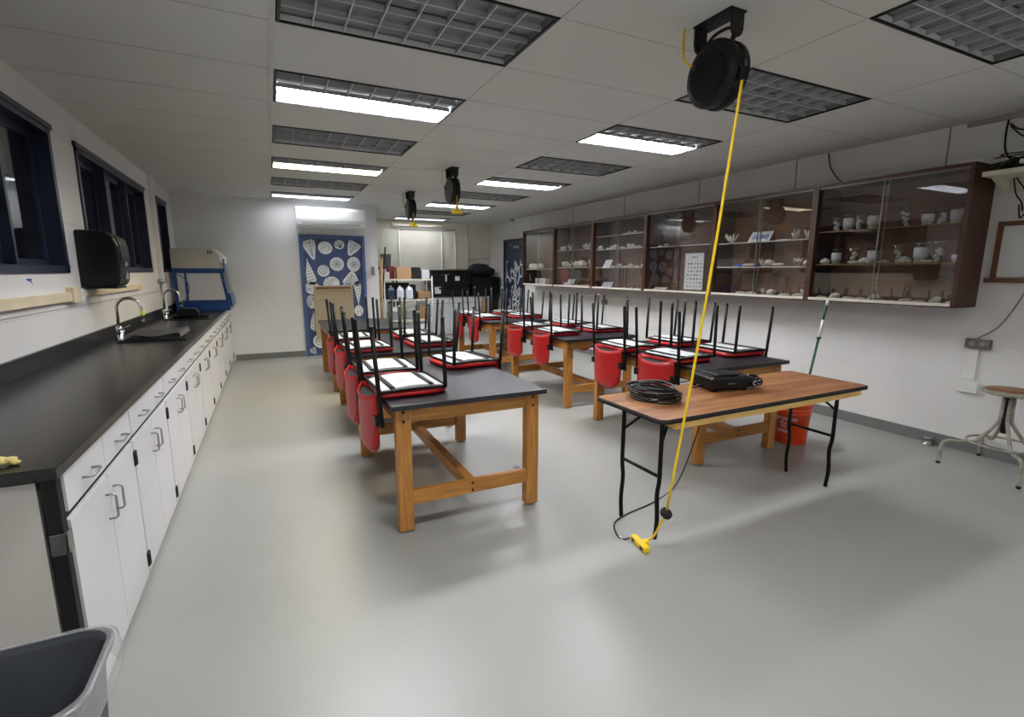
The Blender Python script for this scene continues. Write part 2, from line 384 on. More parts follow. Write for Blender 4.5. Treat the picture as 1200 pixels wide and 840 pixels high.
# ------------------------------------------------------------------ fixtures
def fixture(i, j, lit, label):
    x0, x1, y1 = RX[i], RX[i+1], ry(j); y0 = y1-DY; x0 += .006; x1 -= .006; y0 += .006; y1 -= .006
    cx, cy = (x0+x1)/2, (y0+y1)/2; hx, hy = (x1-x0)/2, (y1-y0)/2
    r = thing('ceiling_light', label, 'ceiling light', (cx, cy, H), group='recessed louvred ceiling lights')
    D = .10
    MB().box(-hx, hx, -hy, hy, D, D+.01).box(-hx, -hx+.008, -hy, hy, 0, D).box(hx-.008, hx, -hy, hy, 0, D)\
        .box(-hx+.008, hx-.008, -hy, -hy+.008, 0, D).box(-hx+.008, hx-.008, hy-.008, hy, 0, D).build('housing', 'housing', r)
    q = .014
    MB().box(-hx, hx, -hy, -hy+q, -.006, .002).box(-hx, hx, hy-q, hy, -.006, .002).box(-hx, -hx+q, -hy+q, hy-q, -.006, .002).box(hx-q, hx, -hy+q, hy-q, -.006, .002).build('frame', 'black', r)
    lv = MB(); z0, z1 = .002, .03
    for k in range(1, 8):
        x = -hx+.012+(2*hx-.024)*k/8; lv.mi = 0; lv.box(x-.001, x+.001, -hy+.012, hy-.012, z0, z1); lv.mi = 1; lv.box(x-.003, x+.003, -hy+.012, hy-.012, z0-.001, z0)
    for k in range(1, 4):
        y = -hy+.012+(2*hy-.024)*k/4; lv.mi = 0; lv.box(-hx+.012, hx-.012, y-.001, y+.001, z0, z1); lv.mi = 1; lv.box(-hx+.012, hx-.012, y-.003, y+.003, z0-.001, z0)
    lv.box(-hx+.010, hx-.010, -hy+.010, -hy+.014, z0, z1).box(-hx+.010, hx-.010, hy-.014, hy-.010, z0, z1)
    lv.build('louver', ['louver', 'louveredge'], r)
    if lit:
        MB().box(-hx+.02, hx-.02, .04, hy-.02, .034, .046).build('lamp', {1: 'tube', 2: 'tubewarm', 3: 'tubedim', 4: 'tubelow'}[lit], r)
        MB().box(-hx+.02, hx-.02, -hy+.02, .03, .034, .046).build('unlit_lamp', 'tubeoff', r)
    else:
        MB().box(-hx+.02, hx-.02, -hy+.02, -.01, .034, .046).build('unlit_lamp', 'tubeoff', r)
        MB().box(-hx+.02, hx-.02, .01, hy-.02, .034, .046).build('unlit_lamp', 'tubeoff', r)
LF = {-6: (4, 'lit louvred light in the left row, far behind the viewer'), -2: (4, 'lit louvred light in the left row, straight above the viewer'), 0: (0, 'large unlit louvred light nearest the viewer in the left row'), 2: (1, 'lit louvred light second in the left row, brightest and largest lit one'),
      4: (0, 'unlit louvred light third in the left row'), 6: (2, 'warm lit louvred light fourth in the left row'),
      8: (0, 'unlit louvred light fifth in the left row'), 10: (3, 'lit louvred light last in the left row, above the wall air conditioner')}
RF = {-6: (4, 'lit louvred light in the right row, behind the viewer'), -2: (0, 'unlit louvred light nearest the viewer in the right row, at the top right corner'), 0: (0, 'unlit louvred light second in the right row, behind the big cord reel'),
      2: (1, 'lit louvred light third in the right row, nearest lit one to the display cabinets'), 4: (0, 'unlit louvred light fourth in the right row'),
      6: (1, 'lit louvred light fifth in the right row'), 8: (0, 'unlit louvred light sixth in the right row'),
      10: (1, 'lit louvred light seventh in the right row, behind the middle cord reel'), 12: (0, 'unlit louvred light eighth in the right row'),
      14: (3, 'lit louvred light last in the right row, against the alcove wall')}
for j, (lt, lb) in LF.items(): fixture(1, j, lt, lb)
for j, (lt, lb) in RF.items(): fixture(3, j, lt, lb)

# ------------------------------------------------------------------ doors with drawings
def ribbon(b, pts, w_, y, closed=False):
    P = [Vector((p[0], 0, p[1])) for p in pts]; n = len(P)
    rng = range(n if closed else n-1)
    for i in rng:
        a, c = P[i], P[(i+1) % n]; d = c-a
        if d.length < 1e-6: continue
        d.normalize(); s = Vector((d.z, 0, -d.x))*w_/2
        b.poly([(a+s)+Vector((0, y, 0)), (c+s)+Vector((0, y, 0)), (c-s)+Vector((0, y, 0)), (a-s)+Vector((0, y, 0))])
def drawing(kind, cx, cz, a, bb, rot, parent, seed):
    """white shell drawing with dark lines painted on a door; local XZ plane, y = depth"""
    rd = random.Random(seed); cr, sr = math.cos(rot), math.sin(rot)
    def T(u, v): return (cx+u*cr-v*sr, cz+u*sr+v*cr)
    m = MB(); y0 = -.002; y1 = -.003
    if kind == 'cone':
        out = [(-.5, .42), (-.3, .5), (.3, .5), (.5, .40), (.42, .1), (.12, -.46), (0, -.52), (-.12, -.46), (-.42, .1)]
    elif kind == 'auger':
        out = [(0, .55), (.12, .3), (.28, 0), (.42, -.3), (.30, -.5), (-.1, -.52), (-.38, -.35), (-.3, 0), (-.12, .3)]
    else:
        out = [(.5*math.cos(t*2*PI/22), .5*math.sin(t*2*PI/22)*(1+.04*math.sin(3*t))) for t in range(22)]
    m.mi = 0; m.poly([(T(u*a, v*bb)[0], y0, T(u*a, v*bb)[1]) for u, v in out])
    m.mi = 1; L = .006
    if kind == 'cone':
        for k in range(7):
            v = .4-.11*k; h = .42*(1-(k/8)**1.3)
            ribbon(m, [T(a*(-h+2*h*q/6), bb*(v+.03*math.sin(q*2.1+k))) for q in range(7)], L, y1)
        ribbon(m, [T(a*.1, bb*.4), T(a*.02, bb*-.1), T(a*.0, bb*-.45)], L*1.3, y1)
    elif kind == 'auger':
        for k in range(8):
            v = .42-.12*k; h = .08+.035*k
            ribbon(m, [T(-a*h, bb*(v-.04)), T(0, bb*(v-.01)), T(a*h, bb*(v+.03))], L*1.3, y1)
    elif kind == 'spiral':
        ribbon(m, [T(a*.42*(1-t/40)*math.cos(t*.42), bb*.42*(1-t/40)*math.sin(t*.42)) for t in range(36)], L*1.6, y1)
    elif kind == 'urchin':
        for k in range(20):
            t = 2*PI*k/20; ribbon(m, [T(a*.1*math.cos(t), bb*.1*math.sin(t)), T(a*.45*math.cos(t), bb*.45*math.sin(t))], L, y1)
        m.poly([(T(a*.07*math.cos(t*PI/5), bb*.07*math.sin(t*PI/5))[0], y1, T(a*.07*math.cos(t*PI/5), bb*.07*math.sin(t*PI/5))[1]) for t in range(10)])
    elif kind == 'oval':
        for k in range(3):
            ribbon(m, [T(a*(.40-.11*k)*math.cos(t), bb*(.40-.11*k)*math.sin(t)) for t in [q*PI/9+.3*k for q in range(13)]], L, y1)
        ribbon(m, [T(-a*.3, -bb*.25), T(a*.25, bb*.3)], L, y1)
    elif kind == 'dots':
        for k in range(26):
            u, v = rd.uniform(-.36, .36), rd.uniform(-.36, .36)
            ribbon(m, [T(a*u, bb*v), T(a*u+.012, bb*v+.006)], .008, y1)
    elif kind == 'fan':
        for k in range(9):
            t = .25+k*.33; ribbon(m, [T(0, -bb*.42), T(a*.45*math.cos(t), bb*.45*math.sin(t))], L, y1)
    return m.build('shell_drawing', ['drawwhite', 'navydoor'], parent, recalc=False)
d1 = thing('door_1', 'blue door painted with white seashell drawings', 'door', (.545, YB, 0)); d1['kind'] = 'structure'
# local x: 0..1.0 across, z up, wall plane y=0, room side is -y
MB().box(-.045, .02, -.035, 0, 0, 2.12, .004).box(1.0, 1.055, -.035, 0, 0, 2.12, .004).box(.02, 1.0, -.035, 0, 2.06, 2.12, .004).build('door_frame', 'navyframe', d1)
leaf = MB().box(.02, 1.0, -.012, 0, .006, 2.06).build('door_leaf', 'navydoor', d1)
leaf.location = (0, 0, 0)
shells = [('cone', .14, 1.86, .22, .34, .25), ('dots', .38, 1.90, .24, .22, -.2), ('fan', .62, 1.96, .17, .16, .3), ('cone', .84, 1.89, .24, .26, -.5),
          ('auger', .10, 1.48, .20, .44, .15), ('spiral', .33, 1.50, .20, .20, 0), ('urchin', .56, 1.62, .24, .24, 0), ('urchin', .85, 1.62, .23, .26, 0),
          ('cone', .80, 1.37, .30, .24, 3.0), ('oval', .45, 1.27, .28, .26, .4), ('oval', .13, 1.20, .26, .22, -.3), ('fan', .70, 1.20, .22, .16, .5),
          ('auger', .90, 1.10, .16, .42, PI), ('oval', .10, .96, .16, .24, .1), ('auger', .12, .62, .18, .34, 0), ('dots', .90, .78, .16, .20, 0),
          ('spiral', .22, .26, .28, .26, .2), ('fan', .50, .16, .24, .22, 0), ('oval', .80, .34, .26, .28, .6), ('cone', .08, .08, .12, .12, .6)]
for k, (kd, x, z, a, bb, rt) in enumerate(shells):
    s = drawing(kd, x, z, a, bb, rt, leaf, k); s.location = (0, -.0115, 0)
# second door on the right wall of the alcove
d2 = thing('door_2', 'dark navy door with white coral drawings beyond the display cabinets', 'door', (XR, 10.05, 0)); d2['kind'] = 'structure'
MB().box(-.03, 0, 0, .07, 0, 2.24, .004).box(-.03, 0, 1.03, 1.10, 0, 2.24, .004).box(-.03, 0, .07, 1.03, 2.17, 2.24, .004).build('door_frame', 'navy', d2)
lf2 = MB().box(-.012, 0, .07, 1.03, .006, 2.17).build('door_leaf', 'darkdoor', d2)
rd = random.Random(3)
m = MB()
def branch(x, z, ang, ln, wd, dep):
    if dep == 0 or ln < .03: return
    pts = [(x, z)]
    for k in range(4):
        ang += rd.uniform(-.35, .35); x += math.cos(ang)*ln/4; z += math.sin(ang)*ln/4
        x = min(max(x, .12), .98); z = min(max(z, .15), 1.75); pts.append((x, z))
    for (a, c), (e_, f) in zip(pts, pts[1:]):
        d = Vector((e_-a, f-c)); 
        if d.length < 1e-4: continue
        d.normalize(); s = Vector((-d.y, d.x))*wd/2
        m.poly([(-.0135, a+s.x, c+s.y), (-.0135, e_+s.x, f+s.y), (-.0135, e_-s.x, f-s.y), (-.0135, a-s.x, c-s.y)])
    for q in range(2): branch(x, z, ang+rd.uniform(.3, .8)*(1 if q else -1), ln*.8, wd*.85, dep-1)
for (x, z, a) in [(.4, .15, 1.5), (.7, .2, 1.6), (.3, .6, 1.2), (.75, .7, 1.9), (.5, 1.0, 1.4), (.35, 1.2, 1.7), (.7, 1.25, 1.2)]:
    branch(x, z, a, .2, .055, 5)
m.build('coral_drawing', 'drawwhite', lf2, recalc=False)
MB().box(-.06, -.012, .20, .50, 2.02, 2.08, .006).tube([(-.05, .42, 2.05), (-.06, .7, 2.13)], .01).build('door_closer', 'brushed', d2)
# beige slatted panel on the door
p = thing('slatted_panel', 'beige slatted panel with dark top edge standing against the shell door', 'panel', (.685, YB-.08, .29))
m = MB()
m.box(0, .66, 0, .02, 0, .93)
for k in range(22): m.box(.035, .625, -.008, 0, .03+k*.04, .062+k*.04, .002)
m.build('slats', 'beigepanel', p)
MB().box(-.0, .035, -.014, 0, 0, .955).box(.625, .66, -.014, 0, 0, .955).box(.035, .625, -.014, 0, .93, .955).box(.035, .625, -.014, 0, 0, .025).build('frame', 'beigepanel', p)
MB().box(.035, .625, -.018, -.002, .90, .93).build('dark_slot', 'brownframe', p)
MB().box(.1, .14, .02, .066, .86, .90).box(.5, .54, .02, .066, .86, .90).box(.1, .14, .02, .066, .05, .09).box(.5, .54, .02, .066, .05, .09).build('bracket', 'brushed', p)
# air conditioner
a = thing('air_conditioner', 'white wall air conditioner above the shell door', 'air conditioner', (.48, YB, 2.24))
m = MB()
prof = [(0, 0), (-.16, 0), (-.21, .04), (-.225, .12), (-.225, .27), (-.20, .32), (0, .32)]
m.prism([(0, y, z) for y, z in prof], (1.12, 0, 0)); m.build('casing', 'acwhite', a)
MB().prism([(.06, -.150, -.002), (.06, -.205, .030), (.06, -.209, .042), (.06, -.215, .036), (.06, -.155, -.012)], (1.0, 0, 0)).build('air_flap', 'acwhite', a)
MB().box(.08, 1.04, -.212, -.195, .040, .052).build('air_slot', 'ink', a)
MB().box(.10, 1.02, -.2275, -.224, .085, .088).build('panel_line', 'seam', a)
tag(MB().box(1.70, 1.76, YB-.035, YB, 1.42, 1.58, .008).box(1.715, 1.745, YB-.04, YB-.034, 1.47, 1.55).build('soap_dispenser', 'greyplastic'), 'small grey wall dispenser right of the shell door', 'dispenser')

# ================================================================== LEFT COUNTER
CX = -.65      # cabinet face
CY = [1.957+.831*k for k in range(10)]
def pull(name, parent, loc, vert, L=.10, m_='brushed'):
    pts = [(0, 0, -L/2), (.022, 0, -L/2), (.030, 0, -L/2+.008), (.030, 0, L/2-.008), (.022, 0, L/2), (0, 0, L/2)]
    if not vert: pts = [(x, z, 0) for x, y, z in pts]
    return MB().tube(pts, .0045, 8).build(name, m_, parent, loc)
hold = None
proto = None
def base_cabinet(lbl):
    r = thing('base_cabinet', lbl, 'cabinet', (CX, CY[0], 0), group='white base cabinets under the black worktop')
    W = .831
    MB().box(-.62, -.005, 0, W, .02, .868).box(-.60, -.03, .01, W-.01, 0, .02).build('body', 'blackmatte', r)
    for k in range(2):
        y0 = (.009 if k == 0 else W/2+.003); y1 = y0+W/2-.012
        d = MB().box(-.004, .012, y0, y1, .728, .862, .0015).build('drawer', 'laminate', r)
        pull('handle', d, (.012, (y0+y1)/2, .785), False)
        d = MB().box(-.004, .012, y0, y1, .024, .700, .0015).build('door', 'laminate', r)
        pull('handle', d, (.012, y1-.045 if k == 0 else y0+.045, .58), True)
        yy = y0 if k == 0 else y1
        for z in (.62, .10):
            MB().box(.010, .017, yy-.012, yy+.012, z-.035, z+.035, .001).tube([(.017, yy, z-.034), (.017, yy, z+.034)], .005, 6).build('hinge', 'polecap', d)
    return r
ords = ['nearest', 'second', 'third', 'fourth', 'fifth', 'sixth', 'seventh', 'eighth', 'ninth and farthest']
proto = base_cabinet('white base cabinet nearest the viewer, with chrome pulls, under the black worktop')
for k in range(1, 9):
    o = copy_tree(proto); o.location.y = CY[k]
    o['label'] = 'white base cabinet, %s from the near end of the black worktop' % ords[k]
for c in [c for c in proto.children if c.name.startswith('door')][:1]:
    for g in list(c.children):
        if g.name.startswith('hinge'): bpy.data.objects.remove(g); break
ep = thing('end_panel', 'cream end panel closing the near end of the cabinet row', 'cabinet panel', (CX, 1.93, 0))
MB().box(-.64, -.045, -.006, .028, 0, .868).build('panel', 'endpanel', ep)
MB().box(-.034, .006, -.010, .028, 0, .868, .002).build('corner_post', 'blackmatte', ep)
MB().box(-.030, .014, -.016, -.010, .605, .675, .002).box(.007, .014, -.016, .03, .605, .675, .002).tube([(-.012, -.018, .66), (-.012, -.014, .66)], .005, 8).build('latch_plate', 'brushed', ep)
# worktop with two sink cut-outs
S1 = (-1.14, -.70, 5.02, 5.62); S2 = (-1.14, -.72, 7.12, 7.62)
wt = thing('worktop', 'long black resin worktop along the window wall', 'countertop', (0, 0, 0))
m = MB(); xa, xb = XL+.001, -.62; z0, z1 = .872, .912
m.box(xa, xb, 1.86, S1[2], z0, z1, .004).box(xa, S1[0], S1[2], S1[3], z0, z1).box(S1[1], xb, S1[2], S1[3], z0, z1)
m.box(xa, xb, S1[3], S2[2], z0, z1).box(xa, S2[0], S2[2], S2[3], z0, z1).box(S2[1], xb, S2[2], S2[3], z0, z1).box(xa, xb, S2[3], YB-.001, z0, z1)
m.build('slab', 'blacktop', wt)
MB().box(XL+.001, XL+.022, 1.86, YB-.001, .912, 1.02, .003).build('backsplash', 'blacktop', wt)
def sink(Sx, label):
    cx, cy = (Sx[0]+Sx[1])/2, (Sx[2]+Sx[3])/2; hx, hy = (Sx[1]-Sx[0])/2, (Sx[3]-Sx[2])/2
    r = thing('sink', label, 'sink', (cx, cy, .912))
    m = MB(); t = .012; d = -.2
    m.box(-hx-.02, hx+.02, -hy-.02, -hy+t, -.002, .012, .003).box(-hx-.02, hx+.02, hy-t, hy+.02, -.002, .012, .003)
    m.box(-hx-.02, -hx+t, -hy+t, hy-t, -.002, .012).box(hx-t, hx+.02, -hy+t, hy-t, -.002, .012)
    m.build('rim', 'black', r)
    MB().box(-hx+.002, hx-.002, -hy+.002, hy-.002, d-.01, d).box(-hx+.002, -hx+t, -hy+.002, hy-.002, d, 0).box(hx-t, hx-.002, -hy+.002, hy-.002, d, 0).box(-hx+t, hx-t, -hy+.002, -hy+t, d, 0).box(-hx+t, hx-t, hy-t, hy-.002, d, 0).build('basin', 'blackmatte', r)
    return r
sink(S1, 'black sink set into the worktop below the towel dispenser')
sink(S2, 'black sink set into the worktop in front of the fume hood')
# drying rack in sink 1
r = thing('drying_rack', 'black rack of curved bars lying over the nearer sink', 'rack', (-.92, 5.32, .926))
m = MB()
for k in range(9):
    y = -.25+k*.06
    m.tube(curvepts([(-.20, y, .004), (-.17, y+.01, .045), (.0, y+.02, .020), (.17, y+.01, .045), (.20, y, .004)], 5), .0045, 6)
m.build('bars', 'plategrey', r)
MB().tube([(-.20, -.27, .004), (.20, -.27, .004), (.20, .27, .004), (-.20, .27, .004)], .006, 6, closed=True).build('frame', 'black', r)
def faucet(x, y, label, tipcol):
    r = thing('faucet', label, 'faucet', (x, y, .912))
    MB().lathe([(0, 0), (.035, 0), (.04, .01), (.028, .02), (.025, .10), (.018, .12), (0, .125)], n=16).build('base', 'chrome', r)
    a = [(0, 0, .10), (0, 0, .27)]+[(.085-.085*math.cos(t), 0, .27+.085*math.sin(t)) for t in [PI*q/10 for q in range(1, 11)]]+[(.172, 0, .22), (.178, 0, .17)]
    MB().tube(a, .0125, 10).build('spout', 'chrome', r)
    MB().lathe([(0, 0), (.013, 0), (.016, .01), (.016, .03), (.010, .04), (0, .04)], (.176, 0, .205), 12).build('vacuum_breaker', tipcol, r)
    MB().lathe([(0, 0), (.007, 0), (.011, .02), (.012, .05), (.008, .055), (0, .055)], (.178, 0, .13), 12).build('nozzle', 'chrome', r)
    for s in (-1, 1):
        MB().tube([(0, 0, .06), (.01, s*.06, .06), (.012, s*.075, .085)], .011, 8).tube([(.012, s*.075, .09), (.06, s*.095, .115)], [.009, .006], 8).build('handle', 'chrome', r)
    return r
faucet(-1.18, 5.22, 'chrome gooseneck faucet with yellow ring at the nearer sink', 'lime')
faucet(-1.18, 7.30, 'chrome gooseneck faucet at the farther sink, before the fume hood', 'brushed')
tag(MB().prism([(-1.06, 7.44, .93), (-.86, 7.44, .93), (-.84, 7.44, .97), (-.88, 7.44, 1.02), (-1.02, 7.44, 1.03), (-1.08, 7.44, .98)], (0, .14, 0)).build('dish_tub', 'black'), 'small dark dish tub standing in the farther sink', 'tub')
# yellow coral chunk at near left of the worktop
m = MB()
for k, (x, y, z, q) in enumerate([(-.80, 1.94, .925, .016), (-.775, 1.945, .928, .017), (-.75, 1.95, .926, .014), (-.735, 1.94, .921, .009), (-.82, 1.935, .921, .008), (-.85, 1.93, .919, .007)]): m.sphere((x, y, z), q, (1.3, 1, .8), 2, .25, k)
tag(m.build('coral_piece', 'chunk'), 'small yellowish coral piece lying on the near end of the worktop', 'coral')
# fume hood
h = thing('fume_hood', 'blue and grey bench fume hood at the far end of the worktop', 'fume hood', (-1.24, 8.55, .913))
MB().prism([(0, 0, .62), (.60, 0, .62), (.60, 0, .80), (.52, 0, .895), (0, 0, .895)], (0, .82, 0)).build('hood_top', 'hoodgrey', h)
MB().prism([(.522, -.002, .897), (.604, -.002, .800), (.604, -.002, .72), (.64, -.002, .70), (.64, -.002, .80), (.54, -.002, .905)], (0, .824, 0)).build('front_cover', 'acwhite', h)
m = MB()
m.box(0, .68, 0, .82, 0, .16, .005).box(0, .60, 0, .03, .55, .62).box(0, .60, .79, .82, .55, .62).box(0, .05, 0, .03, .16, .55).box(0, .05, .79, .82, .16, .55)
for yb in (0, .79): m.prism([(.58, yb, .62), (.62, yb, .62), (.68, yb, .16), (.64, yb, .16)], (0, .03, 0))
m.box(.14, .17, 0, .03, .16, .55)
m.build('frame', 'hoodblue', h)
MB().prism([(.17, .012, .16), (.645, .012, .16), (.585, .012, .55), (.17, .012, .55)], (0, .006, 0)).prism([(.05, .012, .16), (.14, .012, .16), (.14, .012, .55), (.05, .012, .55)], (0, .006, 0)).build('side_screen', 'hoodclear', h)
MB().prism([(.625, .03, .70), (.632, .03, .70), (.695, .03, .22), (.688, .03, .22)], (0, .76, 0)).build('sash', 'jarglass', h)
MB().prism([(.69, 0, .06), (.72, 0, .06), (.70, 0, .24), (.67, 0, .26)], (0, .82, 0)).build('sash_rail', 'hoodblue', h)
MB().box(.50, .59, -.002, 0, .66, .70).box(.50, .59, -.002, 0, .72, .76).build('label_plate', 'seatgrey', h)
MB().box(.455, .475, -.002, 0, .83, .875).box(.49, .51, -.002, 0, .83, .875).build('switch', 'ink', h)
MB().box(.64, .655, -.004, .10, .58, .76).build('control_panel', 'bluetape', h)
tag(MB().tube(curvepts([(-1.17, 8.0, 1.42), (-1.10, 8.05, 1.44), (-1.02, 8.08, 1.36), (-1.0, 8.08, 1.25), (-1.04, 8.08, 1.12), (-1.1, 8.05, 1.0), (-1.12, 8.0, .918)], 6), .006, 8).build('blue_tube', 'hoodblue'), 'looping blue hose beside the fume hood', 'hose')
tag(MB().lathe([(0, -.02), (.03, -.02), (.03, .03), (.015, .04), (.015, .09), (0, .09)], (XL+.02, 7.78, 1.36), 12, 'X').tube([(XL+.09, 7.78, 1.36), (XL+.10, 7.78, 1.42)], .01, 8).tube([(XL+.03, 7.78, 1.33), (XL+.03, 7.78, .93)], .012, 8).build('gas_valve', 'brushed'), 'wall valve with vertical pipe left of the fume hood', 'valve')
# raceway, outlet, dispenser
tag(MB().box(XL, XL+.035, Y0+.1, 4.50, 1.285, 1.345, .003).build('cable_raceway', 'cream'), 'long cream cable raceway under the nearest window', 'raceway')
tag(MB().box(XL, XL+.028, 4.72, 6.72, 1.30, 1.35, .003).build('cable_raceway', 'cream'), 'cream cable raceway running under the towel dispenser', 'raceway')
r = thing('power_outlet', 'cream power outlet box joining the two raceways', 'outlet', (XL, 4.60, 1.325))
MB().box(0, .045, -.10, .04, -.055, .055, .004).build('box', 'cream', r); MB().box(.0, .05, .04, .12, -.04, .04, .003).build('plate', 'acwhite', r)
MB().box(.05, .052, .065, .095, -.02, .02).build('socket', 'ledge', r)
r = thing('towel_dispenser', 'black paper towel dispenser on the wall between two windows', 'towel dispenser', (XL, 4.83, 1.37))
m = MB()
def dprof(x, w_):  # outline in xz, extruded along y
    return
pr = [(0, 0), (.19, 0), (.235, .02), (.25, .06), (.262, .22), (.258, .32), (.235, .38), (.19, .415), (.12, .43), (0, .43)]
m.prism([(x, .0, z) for x, z in pr], (0, .31, 0)); o = m.build('cover', 'black', r)
bv = o.modifiers.new('b', 'BEVEL'); bv.width = .018; bv.segments = 3; bv.limit_method = 'ANGLE'
MB().prism([(.245, .03, .07), (.268, .03, .22), (.264, .03, .32), (.242, .03, .385), (.232, .03, .375), (.25, .03, .31), (.254, .03, .22)], (0, .25, 0)).build('front_strip', 'blacksteel', r)
MB().prism([(.2635, .12, .16), (.2665, .12, .195), (.2695, .12, .195), (.2665, .12, .16)], (0, .07, 0)).build('level_window', 'greyplastic', r)
m = MB(); m.prism([(.2575, .11, .06), (.2645, .155, .125), (.2575, .20, .06)], (.006, 0, 0)); m.build('emblem', 'greyplastic', r)
MB().box(.03, .22, .02, .29, -.012, .004).build('paper_slot', 'blackmatte', r)
m = MB(); m.prism([(XL+.001, 3.90, 1.448), (XL+.001, 3.99, 1.446), (XL+.001, 3.965, 1.436), (XL+.001, 3.985, 1.412), (XL+.001, 3.955, 1.430), (XL+.001, 3.91, 1.438)], (.001, 0, 0))
tag(m.build('paint_mark', 'bluetape'), 'tiny blue paint mark on the wall under the nearest window', 'mark')

# rubbish bin
r = thing('rubbish_bin', 'slim grey plastic bin with clear liner in the near left corner', 'bin', (-.70, 1.30, 0))
def rrect(hx, hy, rad, z, n=6):
    out = []
    for (sx, sy, a0) in ((1, 1, 0), (-1, 1, PI/2), (-1, -1, PI), (1, -1, 3*PI/2)):
        for k in range(n+1):
            t = a0+PI/2*k/n; out.append((sx*(hx-rad)+rad*math.cos(t), sy*(hy-rad)+rad*math.sin(t), z))
    return out
def loft(m, loops, smooth=True, cap0=True, cap1=False):
    R = [[m.bm.verts.new(Vector(p)) for p in L] for L in loops]; fs = []
    for A, B in zip(R, R[1:]):
        n = len(A)
        for k in range(n): fs.append(m.bm.faces.new((A[k], A[(k+1) % n], B[(k+1) % n], B[k])))
    m._tag(fs, smooth)
    if cap0: m._tag([m.bm.faces.new(R[0][::-1])])
    if cap1: m._tag([m.bm.faces.new(R[-1])])
bw, bd = .285, .145
m = MB(); loft(m, [rrect(bw-.05, bd-.035, .05, 0), rrect(bw-.012, bd-.008, .06, .56), rrect(bw, bd, .065, .60), rrect(bw+.008, bd+.008, .07, .60), rrect(bw+.010, bd+.010, .07, .612),
     rrect(bw, bd, .065, .615), rrect(bw-.012, bd-.012, .06, .60), rrect(bw-.055, bd-.045, .045, .012)], cap1=True)
m.build('body', 'bin', r)
rd = random.Random(5)
def wob(L, a):
    out = []
    for k, p in enumerate(L):
        q = a*math.sin(k*1.7)+a*.6*math.sin(k*.9+1); out.append((p[0], p[1], p[2]+q))
    return out
m = MB(); loft(m, [rrect(bw-.004, bd-.004, .065, .617), rrect(bw+.004, bd+.004, .07, .622), rrect(bw+.016, bd+.016, .07, .612), wob(rrect(bw+.020, bd+.022, .075, .58), .003), wob(rrect(bw+.018, bd+.020, .075, .53), .018)], cap0=False)
m.build('liner', 'liner', r, recalc=True)
m = MB()
for k in range(14):
    x = rd.uniform(-.24, -.02); z = rd.uniform(.36, .55); m.box(x, x+rd.uniform(.003, .012), bd-.028-(.58-z)*.06, bd-.0185, z, z+rd.uniform(.005, .04))
m.build('scuff_marks', 'greyplastic', r)

# ================================================================== LAB TABLES
TH = .775
def lab_table(label):
    r = thing('lab_table', label, 'table', (0, 0, 0), group='oak lab tables with black tops')
    hx, hy = .483, .735; lw, ld = .085, .085
    MB().box(-hx, hx, -hy, hy, TH-.028, TH, .003).build('tabletop', 'tabletop', r)
    lx, ly = hx-.032, hy-.045
    for sx in (-1, 1):
        for sy in (-1, 1):
            x0, x1 = sorted((sx*lx, sx*(lx-lw))); y0, y1 = sorted((sy*ly, sy*(ly-.06)))
            L = MB().box(x0, x1, y0, y1, .012, TH-.028, .003).build('leg', 'oakz', r)
            MB().lathe([(0, 0), (.016, 0), (.016, .008), (.008, .012), (0, .012)], ((x0+x1)/2, (y0+y1)/2, 0), 12).build('glide', 'brushed', L)
            m = MB()
            for z in (TH-.05, TH-.105): m.lathe([(0, -.0015), (.009, -.0015), (.009, .001), (0, .001)], ((x0+x1)/2, sy*(ly+.0005), z), 10, 'Y')
            m.build('bolt_cap', 'blackmatte', L)
    for sy in (-1, 1):
        y0, y1 = sorted((sy*(ly-.008), sy*(ly-.035)))
        MB().box(-lx+lw, lx-lw, y0, y1, TH-.115, TH-.028).build('apron', 'oakx', r)
        s = MB().box(-lx+lw, lx-lw, y0-.004, y1+.004, .165, .25, .002).build('stretcher', 'oakx', r)
        m = MB()
        for z in (.185, .23): m.lathe([(0, -.0015), (.008, -.0015), (.008, .001), (0, .001)], (0, sy*(ly-.0035), z), 10, 'Y')
        m.build('bolt_cap', 'blackmatte', s)
    for sx in (-1, 1):
        x0, x1 = sorted((sx*(lx-.008), sx*(lx-.032)))
        MB().box(x0, x1, -ly+.06, ly-.06, TH-.115, TH-.028).build('apron', 'oaky', r)
    MB().box(-.028, .028, -ly+.04, ly-.04, .17, .245, .002).build('stretcher', 'oaky', r)
    return r
tables = {'A': (1.022, 3.335, 'oak lab table with black top nearest the viewer, in the left row'),
          'B': (1.078, 5.13, 'oak lab table with black top, middle one of the left row'),
          'C': (1.083, 7.12, 'oak lab table with bare black top, farthest of the left row'),
          'D': (3.335, 3.345, 'oak lab table with black top behind the folding table'),
          'E': (3.295, 5.19, 'oak lab table with black top, middle one of the right row'),
          'F': (3.285, 7.24, 'oak lab table with black top, farthest of the right row')}
tp = None
for k, (x, y, lb) in tables.items():
    if tp is None: tp = lab_table(lb); o = tp
    else: o = copy_tree(tp); o['label'] = lb
    o.location = (x, y, 0)

